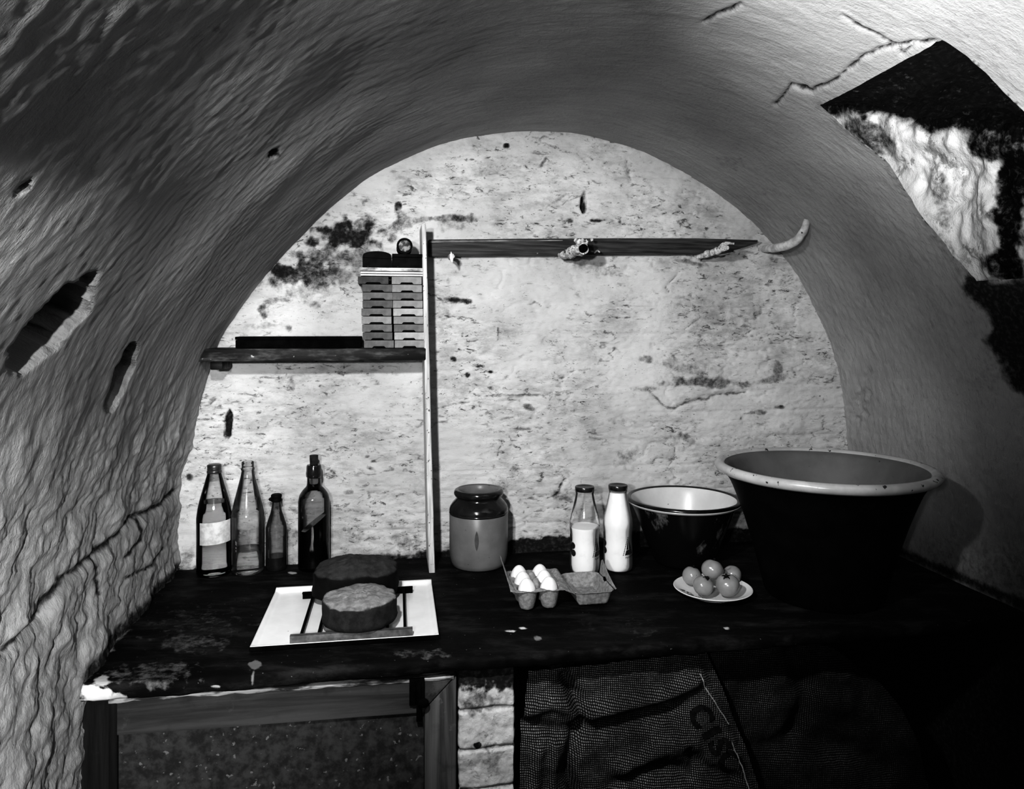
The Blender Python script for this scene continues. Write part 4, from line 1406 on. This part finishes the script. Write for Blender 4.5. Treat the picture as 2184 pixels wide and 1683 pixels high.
zr = ZC + 0.0045 + ytop + 0.0004
cake('sponge_cake', (-0.3200, 1.5380, zr), 0.0785, 0.045, 0.011, m_cake, 'round sponge cake with a pale cracked top at the front of the white tray', seed=3.0)
o = cake('fruit_cake', (-0.3640, 1.7060, zr), 0.098, 0.052, 0.022, m_cake2, 'bigger dark domed cake standing behind the sponge cake on the rack', 2.7, 0.080, seed=9.0)
o.rotation_euler = (0, 0, TR)

# ================================================================== STONEWARE JAR
jar = empty('stoneware_jar', ((1021 - CX) / F * 1.968, 1.968, ZC + 0.0004), 0.0, 'two-tone stoneware jar with a dark glazed neck beside the pale upright', 'jar')
lathe('body', [(0.0, 0.003), (0.064, 0.003), (0.068, 0.0), (0.0715, 0.002), (0.0745, 0.012), (0.0775, 0.026), (0.0785, 0.05), (0.0785, 0.136), (0.0775, 0.1375)], m_jar, jar, 72)
lathe('glazed_neck', [(0.0775, 0.1365), (0.0792, 0.138), (0.0794, 0.141), (0.0782, 0.1425), (0.0790, 0.145), (0.0786, 0.150), (0.0765, 0.156), (0.070, 0.166), (0.0625, 0.174), (0.0598, 0.178), (0.0605, 0.181), (0.0640, 0.1835), (0.0665, 0.189), (0.0665, 0.194), (0.0640, 0.199), (0.0590, 0.2015), (0.0540, 0.200)], m_jar_dk, jar, 72)
lathe('lining', [(0.0545, 0.2002), (0.0505, 0.194), (0.0505, 0.178), (0.070, 0.14), (0.072, 0.03), (0.066, 0.01), (0.0, 0.008)], m_jar, jar, 56)
st_ = wrap_label('drip_stain', 0.0789, 0.056, 0.108, -PI / 2 - 0.09, -PI / 2 + 0.05, gmat('jar_drip', 0.07, 0.10, 60, 3, 0.5, 0.0), jar)
for v in st_.data.vertices:                      # spindle shaped drip mark
    t = math.atan2(v.co.y, v.co.x)
    zf = (v.co.z - 0.056) / 0.052
    mid = -PI / 2 - 0.02
    t = mid + (t - mid) * math.sin(PI * min(max(zf, 0.0), 1.0)) ** 0.8
    v.co.x, v.co.y = 0.0789 * math.cos(t), 0.0789 * math.sin(t)

# ================================================================== MILK BOTTLES
MB = [(0.0, 0.004), (0.024, 0.003), (0.0315, 0.0), (0.0362, 0.004), (0.0385, 0.014), (0.0388, 0.032), (0.0380, 0.055), (0.0368, 0.078), (0.0376, 0.098), (0.0392, 0.116), (0.0388, 0.128), (0.0365, 0.142), (0.0315, 0.162), (0.0265, 0.184), (0.0238, 0.198), (0.0232, 0.204), (0.0240, 0.207), (0.0240, 0.216)]


def cyl_wrap(me_, r_of_z, ang0, z0, parent, name, mat, slant=0.0):
    for v in me_.vertices:
        x_, y_ = v.co.x, v.co.y
        z_ = z0 + y_ + slant * x_
        r_ = r_of_z(z_)
        t = ang0 + x_ / r_
        v.co = Vector((r_ * math.cos(t), r_ * math.sin(t), z_))
    return link(name, me_, mat, parent, False)


MBp = ring_prof(MB, 90)
_mz = np.array([p[1] for p in MBp])
_mr = np.array([p[0] for p in MBp])
_o = np.argsort(_mz)


def mb_r(z_):
    return float(np.interp(z_, _mz[_o][4:], _mr[_o][4:])) + 0.0006


def flat_poly(polys, sub=6):
    bmq = bmesh.new()
    for pl_ in polys:
        bmq.faces.new([bmq.verts.new((x_, y_, 0)) for x_, y_ in pl_])
    bmesh.ops.triangulate(bmq, faces=bmq.faces)
    for _ in range(2):
        bmesh.ops.subdivide_edges(bmq, edges=[e for e in bmq.edges if e.calc_length() > 0.004], cuts=1)
    me_ = bpy.data.meshes.new('print')
    bmq.to_mesh(me_)
    bmq.free()
    return me_


def milk_bottle(px, Y_, level, label, turn):
    root = empty('milk_bottle', at_base(px, Y_), 0.0, label, 'bottle', 'milk bottles')
    lathe('glass', MBp, m_glass_m, root, 64, angle=None)
    mp = [(0.0, 0.004)] + [(max(r_ - 0.0005, 0.0), max(z_, 0.004)) for r_, z_ in MBp if 0.003 <= z_ <= level and r_ > 0.02]
    rr_ = mp[-1][0]
    mp += [(rr_, level), (rr_ - 0.0015, level + 0.0003), (0.0, level)]
    lathe('milk', mp, m_milk, root, 64, angle=60)
    lathe('foil_cap', [(0.0, 0.2195), (0.018, 0.2198), (0.0215, 0.2215), (0.0242, 0.2215), (0.0252, 0.2195), (0.0252, 0.214), (0.0248, 0.2105), (0.0243, 0.2095)], m_foil, root, 48, wob=lambda t, z_: 0.012 * math.sin(t * 22) if z_ < 0.215 else 0)
    # printed pyramid of lettering with a base line of text, turned to the right-hand side
    polys = []
    for k in range(11):                                            # letter-like blocks up the left slope
        t = k / 11
        x_, y_ = -0.017 + 0.0155 * t, 0.002 + 0.046 * t
        s_ = 0.0028
        polys.append([(x_ - s_ / 2, y_), (x_ + s_ / 2, y_ + 0.0008), (x_ + s_ / 2 + 0.0007, y_ + 0.0031), (x_ - s_ / 2 + 0.0007, y_ + 0.0024)])
    polys.append([(-0.0125, 0.0015), (0.014, 0.0015), (0.011, 0.014), (-0.008, 0.014)])
    polys.append([(-0.0075, 0.0152), (-0.0015, 0.0152), (0.0005, 0.046), (-0.0002, 0.046)])
    polys.append([(0.001, 0.0152), (0.010, 0.0152), (0.002, 0.040)])
    pm = cyl_wrap(flat_poly(polys), mb_r, turn, 0.046, root, 'printed_emblem', m_print, 0.06)
    tm = text_mesh('Pasteurised', 0.0075)
    cyl_wrap(tm, mb_r, turn - 0.29, 0.0385, root, 'printed_text', m_print, 0.10)
    discs = []
    for (x_, y_, r_) in [(0.0, 0.010, 0.0085), (0.0030, -0.008, 0.0085), (-0.010, 0.024, 0.006), (-0.010, 0.001, 0.009), (-0.014, 0.030, 0.007)]:
        discs.append([(x_ + r_ * math.cos(t), y_ + r_ * math.sin(t)) for t in np.linspace(0, 2 * PI, 24, endpoint=False)])
    cyl_wrap(flat_poly(discs), mb_r, turn - 1.94, 0.063, root, 'printed_spots', m_print)
    return root


milk_bottle(1247, 1.902, 0.118, 'half full milk bottle behind the open lid of the egg box', -0.66)
milk_bottle(1318, 1.920, 0.203, 'full milk bottle next to the white lined bowl, foil cap on', -0.92)

# ================================================================== EGG BOX AND EGGS
EC = (0.0500, 1.7000)
ER = math.radians(11.0)
eb = empty('egg_box', (EC[0], EC[1], ZC + 0.0005), ER, 'open grey pulp egg box with its lid folded back towards the milk bottles', 'egg box')
cups = [(sx * 0.0255, sy * 0.0455) for sx in (-1, 1) for sy in (-1, 0, 1)]


def pulp(name, Xg, Yg, Zg, mask=None, parent=eb, thick=0.0011):
    Pg = np.stack([Xg, Yg, Zg], -1)
    Pg[..., 2] += 0.0006 * fbm(Xg * 120, Yg * 120, 3.3, 3)
    me_ = grid_mesh(name, Pg, mask)
    o_ = link(name, me_, m_pulp, parent)
    md = o_.modifiers.new('thick', 'SOLIDIFY')
    md.thickness = thick
    md.offset = 0
    return o_


gx, gy = np.meshgrid(np.linspace(-0.054, 0.054, 100), np.linspace(-0.0725, 0.0725, 130), indexing='ij')
zb = np.full(gx.shape, 0.046)
for cx_, cy_ in cups:
    dd_ = np.hypot(gx - cx_, gy - cy_)
    zb = np.minimum(zb, 0.0025 + 0.0435 * np.clip((dd_ - 0.0135) / (0.0242 - 0.0135), 0, 1) ** 1.6)
for cy_ in (-0.0228, 0.0228):                                        # centre posts
    dd_ = np.hypot(gx, gy - cy_)
    zb = zb + 0.012 * sstep(0.011, 0.003, dd_)
rimw = 0.0022 * fbm(gx * 40, gy * 40, 1.0, 2)
zb = zb + np.where(zb > 0.04, rimw, 0)
pulp('cup_tray', gx, gy, zb)
# left locking flap
fx, fy = np.meshgrid(np.linspace(0, 1, 24), np.linspace(-0.070, 0.070, 70), indexing='ij')
hgt = np.interp(fy, [-0.07, -0.05, 0.0, 0.03, 0.055, 0.07], [0.004, 0.013, 0.026, 0.034, 0.042, 0.040]) + 0.002 * fbm(fy * 60, 0.3, 0.1, 2)
pulp('locking_flap', -0.054 - 0.010 * fx - 0.004 * fx ** 2, fy, 0.046 + hgt * fx)
# hinge strip and torn wing on the right
hx, hy = np.meshgrid(np.linspace(0, 1, 24), np.linspace(-0.071, 0.071, 80), indexing='ij')
wing = np.interp(hy, [-0.071, -0.04, 0.0, 0.02, 0.05, 0.071], [0.0, 0.001, 0.007, 0.010, 0.013, 0.004])
pulp('hinge', 0.054 + 0.026 * hx, hy, 0.046 - 0.012 * hx + wing * np.sin(PI * hx) + 0.001 * fbm(hx * 6, hy * 60, 2.0, 2))
# lid
LX0, LX1, LY = 0.080, 0.176, 0.071
lx, ly = np.meshgrid(np.linspace(LX0, LX1, 90), np.linspace(-LY, LY, 120), indexing='ij')
ex = np.minimum(lx - LX0, LX1 - lx)
ey = LY - np.abs(ly)
rc_ = 0.02
cxd = np.clip(rc_ - ex, 0, None)
cyd = np.clip(rc_ - ey, 0, None)
e_ = rc_ - np.hypot(cxd, cyd)
mask_v = e_ > -0.0008
zl = 0.0025 + 0.031 * sstep(0.016, 0.001, e_)
mk = mask_v[:-1, :-1] & mask_v[1:, :-1] & mask_v[1:, 1:] & mask_v[:-1, 1:]
lid = pulp('lid', lx, ly, zl, mk)
# raised front flap of the lid, at the far right side, peaked at the back
vx, vy = np.meshgrid(np.linspace(0, 1, 24), np.linspace(-0.056, 0.058, 70), indexing='ij')
pk_ = np.interp(vy, [-0.056, -0.03, 0.0, 0.03, 0.048, 0.058], [0.001, 0.006, 0.015, 0.028, 0.036, 0.030])
pulp('lid_flap', LX1 + 0.003 + 0.004 * vx, vy, 0.0330 + pk_ * vx, None, lid)
sl = bmesh.new()
svs = [(-0.006, -0.002), (-0.004, 0.006), (0.002, 0.011), (0.006, 0.010), (0.004, 0.001), (-0.002, -0.004)]
sl.faces.new([sl.verts.new((LX1 + 0.0002 - 0.003 * 0, 0.004 + u_ * 1.3, 0.030 + v_ * 1.0)) for u_, v_ in svs])
r = bmesh.ops.extrude_face_region(sl, geom=list(sl.faces))
for v in r['geom']:
    if isinstance(v, bmesh.types.BMVert):
        v.co.x -= 0.0035
tag(bm_obj('fastening_slot', sl, m_black, lid), 'dark slot')


def egg_mesh():
    bme = bmesh.new()
    rings_ = []
    n = 26
    for i in range(n + 1):
        t = PI * i / n
        z_ = -0.0285 * math.cos(t)
        r_ = 0.0212 * math.sin(t) * (1 - 0.13 * (z_ / 0.0285))
        if i in (0, n):
            rings_.append([bme.verts.new((0, 0, z_))])
        else:
            rings_.append([bme.verts.new((r_ * math.cos(2 * PI * k / 40), r_ * math.sin(2 * PI * k / 40), z_)) for k in range(40)])
    for A_, B_ in zip(rings_[:-1], rings_[1:]):
        for k in range(40):
            k2 = (k + 1) % 40
            if len(A_) == 1:
                bme.faces.new((A_[0], B_[k2], B_[k]))
            elif len(B_) == 1:
                bme.faces.new((A_[k], A_[k2], B_[0]))
            else:
                bme.faces.new((A_[k], A_[k2], B_[k2], B_[k]))
    return bme


proto = bm_obj('egg', egg_mesh(), m_egg, None, True)
Re = Matrix.Rotation(ER, 3, 'Z')
first = True
for (cx_, cy_), lab in zip(cups, ['white egg at the front left of the open box', 'white egg in the middle of the left row in the box', 'white egg at the back left of the open box, nearest the jar',
                                  'white egg at the front right of the open box', 'white egg in the middle of the row beside the torn hinge', 'white egg at the back of the row beside the hinge']):
    e = proto if first else proto.copy()
    if not first:
        C.objects.link(e)
    first = False
    p = Re @ Vector((cx_, cy_, 0))
    e.location = (EC[0] + p.x, EC[1] + p.y, ZC + 0.0405)
    e.rotation_euler = (random.uniform(-0.06, 0.06), random.uniform(-0.06, 0.06), random.uniform(0, 6))
    e.scale = (0.965, 0.965, 1.0 + random.uniform(-0.02, 0.02))
    tag(e, lab, 'egg', 'eggs in the egg box')

# ================================================================== BOWLS
bw = empty('enamel_bowl', ((1457 - CX) / F * 1.988, 1.988, ZC + 0.0004), 0.0, 'white lined enamel bowl with a black rim and mottled outside, behind the full milk bottle', 'bowl')
BO = [(0.0, 0.004), (0.066, 0.003), (0.070, 0.0), (0.076, 0.002), (0.082, 0.012), (0.098, 0.052), (0.117, 0.100), (0.132, 0.138), (0.139, 0.155), (0.143, 0.160)]
lathe('bowl_body', ring_prof(BO, 50), m_bowl_out, bw, 80)
BI = [(0.141, 0.170), (0.136, 0.160), (0.128, 0.140), (0.112, 0.098), (0.094, 0.052), (0.078, 0.018), (0.066, 0.008), (0.0, 0.007)]
lathe('bowl_lining', ring_prof(BI, 50), m_bowl_in, bw, 80)
lathe('rim', [(0.143, 0.1585), (0.1475, 0.160), (0.1515, 0.1645), (0.1520, 0.1695), (0.1490, 0.1735), (0.1445, 0.174), (0.1405, 0.1705)], m_bowl_rim, bw, 96)
lathe('rim_line', [(0.1478, 0.1600), (0.1502, 0.1620), (0.1524, 0.1648), (0.1520, 0.1660)], m_bowl_in, bw, 96)

pc = empty('pancheon', ((1755 - CX) / F * 1.75, 1.75, ZC + 0.0004), 0.0, 'huge earthenware pancheon with a pale rolled rim and black glazed outside at the right end', 'bowl')
PO = [(0.0, 0.004), (0.120, 0.003), (0.128, 0.0), (0.133, 0.004), (0.140, 0.03), (0.158, 0.10), (0.182, 0.18), (0.208, 0.25), (0.222, 0.275), (0.230, 0.284)]
lathe('pancheon_body', ring_prof(PO, 50), m_pan_out, pc, 96)
PIn = [(0.2265, 0.302), (0.214, 0.290), (0.200, 0.255), (0.174, 0.180), (0.150, 0.10), (0.132, 0.03), (0.11, 0.014), (0.0, 0.012)]
lathe('pancheon_lining', ring_prof(PIn, 50), m_pan_in, pc, 96)
lathe('rim', [(0.229, 0.2835), (0.238, 0.2845), (0.2465, 0.289), (0.2505, 0.2965), (0.2490, 0.3035), (0.2425, 0.3085), (0.2345, 0.3085), (0.2265, 0.3022)], m_pan_rim, pc, 120, wob=lambda t, z_: 0.004 * math.sin(3 * t + 1.0) + 0.002 * math.sin(7 * t))

# ================================================================== PLATE OF TOMATOES
PLc = ((1520 - CX) / F * 1.738, 1.738)
plt = empty('china_plate', (PLc[0], PLc[1], ZC + 0.0004), 0.0, 'small white china plate with a floral edge holding five tomatoes', 'plate')
lathe('plate_body', [(0.0, 0.003), (0.048, 0.003), (0.050, 0.0), (0.054, 0.0), (0.055, 0.003), (0.068, 0.006), (0.083, 0.0125), (0.0905, 0.0165), (0.0915, 0.0180), (0.0900, 0.0190), (0.082, 0.0155), (0.067, 0.0095), (0.056, 0.0070), (0.0, 0.0065)], m_plate, plt, 96)


def plate_z(r_):
    return float(np.interp(r_, [0.0, 0.056, 0.067, 0.082, 0.09], [0.0065, 0.0070, 0.0095, 0.0155, 0.019])) + 0.0004


flr = bmesh.new()
rnd = random.Random(4)
for k in range(46):
    ang = rnd.choice([rnd.uniform(3.15, 3.75), rnd.uniform(3.75, 4.25)])
    rr_ = rnd.uniform(0.058, 0.079)
    cx_, cy_ = rr_ * math.cos(ang), rr_ * math.sin(ang)
    l_, w_, ro = rnd.uniform(0.0025, 0.006), rnd.uniform(0.001, 0.0024), rnd.uniform(0, PI)
    vs_ = []
    for t in np.linspace(0, 2 * PI, 10, endpoint=False):
        x_ = cx_ + l_ * math.cos(t) * math.cos(ro) - w_ * math.sin(t) * math.sin(ro)
        y_ = cy_ + l_ * math.cos(t) * math.sin(ro) + w_ * math.sin(t) * math.cos(ro)
        vs_.append(flr.verts.new((x_, y_, plate_z(math.hypot(x_, y_)) + 0.0003)))
    flr.faces.new(vs_)
tag(bm_obj('floral_print', flr, gmat('floral_ink', 0.02, 0.16, 90, 3, 0.4, 0.0), plt), 'dark floral print')


def tomato(loc, r_, label, tilt, squash=0.9, stem=True, seed=0):
    root = empty('tomato', loc, 0.0, label, 'tomato', 'tomatoes on the plate')
    root.rotation_euler = tilt
    bmt = bmesh.new()
    bmesh.ops.create_uvsphere(bmt, u_segments=48, v_segments=32, radius=1.0)
    for v in bmt.verts:
        t = math.atan2(v.co.y, v.co.x)
        rad = math.hypot(v.co.x, v.co.y)
        lob = 1 + 0.022 * math.cos(5 * t + seed) * rad
        z_ = v.co.z
        dip = 0.16 * math.exp(-(rad / 0.26) ** 2) if z_ > 0 else 0.07 * math.exp(-(rad / 0.3) ** 2)
        v.co = Vector((v.co.x * lob * r_, v.co.y * lob * r_, (z_ - math.copysign(dip, z_)) * squash * r_))
    bm_obj('flesh', bmt, m_tom, root, True)
    if stem:
        bmk = bmesh.new()
        zt_ = 0.80 * squash * r_
        for k in range(5):
            a_ = 2 * PI * k / 5 + seed
            prev = None
            for i in range(6):
                f_ = i / 5
                rad = r_ * (0.04 + 0.50 * f_)
                w_ = r_ * 0.11 * (1 - f_) + 0.0004
                z_ = zt_ + 0.0030 * math.sin(f_ * PI * 0.9) + r_ * 0.10 * (1 if f_ < 0.9 else 1.3) - 0.35 * r_ * f_ ** 2 * 0.55
                c_, s_ = math.cos(a_), math.sin(a_)
                cur = (bmk.verts.new((rad * c_ - w_ * s_, rad * s_ + w_ * c_, z_)), bmk.verts.new((rad * c_ + w_ * s_, rad * s_ - w_ * c_, z_ + 0.0006)))
                if prev:
                    bmk.faces.new((prev[0], prev[1], cur[1], cur[0]))
                prev = cur
        bmesh.ops.create_cone(bmk, cap_ends=True, segments=10, radius1=r_ * 0.12, radius2=r_ * 0.10, depth=r_ * 0.35, matrix=Matrix.Translation((0, 0, zt_ + r_ * 0.16)))
        bm_obj('calyx', bmk, m_calyx, root, True)
    return root


def tp(px, py, Y_):
    return PY(px, py, Y_)


tomato(tp(1500, 1250, 1.694), 0.0232, 'small tomato at the front left of the plate beside the floral print', (0.25, 0.35, 0.3), 0.95, True, 0.5)
tomato(tp(1552, 1248, 1.694), 0.0270, 'biggest tomato, at the front right of the plate', (0.20, -0.25, 0.2), 0.92, True, 1.1)
tomato(tp(1475, 1228, 1.770), 0.0225, 'tomato at the left edge of the plate with a black stalk', (-0.15, 0.28, 0.0), 0.98, True, 2.0)
tomato(tp(1519, 1215, 1.738), 0.0257, 'topmost tomato, resting on the others', (-0.15, 0.40, 0.4), 0.90, True, 2.7)
tomato(tp(1561, 1226, 1.785), 0.0225, 'tomato half hidden at the back right of the plate', (0.1, -0.5, 0.0), 0.95, False, 0.2)

# ================================================================== CAMERA, LIGHT
cam = bpy.data.cameras.new('camera')
cam.sensor_fit = 'HORIZONTAL'
cam.sensor_width = 36.0
cam.lens = F / 2184 * 36.0
cam.shift_x = 0.0
cam.shift_y = -(841.5 - HY) / 2184
cam.clip_start = 0.02
co = bpy.data.objects.new('camera', cam)
C.objects.link(co)
co.location = (0, 0, H)
co.rotation_euler = (PI / 2, 0, 0)
bpy.context.scene.camera = co


def spot(name, loc, target, power, size_deg, blend, radius):
    l = bpy.data.lights.new(name, 'SPOT')
    l.energy = power
    l.spot_size = math.radians(size_deg)
    l.spot_blend = blend
    l.shadow_soft_size = radius
    o_ = bpy.data.objects.new(name, l)
    C.objects.link(o_)
    o_.location = loc
    o_.rotation_euler = (Vector(target) - Vector(loc)).to_track_quat('-Z', 'Y').to_euler()
    return o_


spot('lamp_left', W(-0.15, 0.62, H + 0.27), W(0.35, 2.0, H - 0.35), 47, 78, 0.5, 0.025)
spot('fill_front', W(-0.34, -0.30, H + 0.11), W(0.38, 1.9, H + 0.16), 62, 62, 0.7, 0.03)  # added fill to lift the ceiling, not a lamp of the room
spot('fill_vault', (-0.05, 0.05, H - 0.15), (0.88, 0.95, H + 0.64), 210, 58, 1.0, 0.03)  # added fill to brighten the upper right vault and recess
spot('fill_wall', W(-0.16, 0.05, H - 0.12), (-0.80, 1.02, H - 0.68), 88, 58, 0.9, 0.02)  # added fill raking over the lower left wall
spot('fill_pockets', W(-0.27, 0.05, H + 0.06), (-0.63, 1.10, H - 0.02), 38, 27, 0.9, 0.01)  # added narrow fill that brightens the pocket rims

w = bpy.data.worlds.new('world')
bpy.context.scene.world = w
w.use_nodes = True
w.node_tree.nodes['Background'].inputs['Color'].default_value = (0.5, 0.5, 0.5, 1)
w.node_tree.nodes['Background'].inputs['Strength'].default_value = 0.03

sc = bpy.context.scene
sc.view_settings.view_transform = 'Standard'
sc.view_settings.look = 'High Contrast'
sc.view_settings.exposure = 0.0
sc.cycles.max_bounces = 6
sc.cycles.diffuse_bounces = 2
sc.cycles.glossy_bounces = 2
sc.cycles.transmission_bounces = 6
sc.cycles.transparent_max_bounces = 16
sc.cycles.use_denoising = True
sc.cycles.adaptive_threshold = 0.02
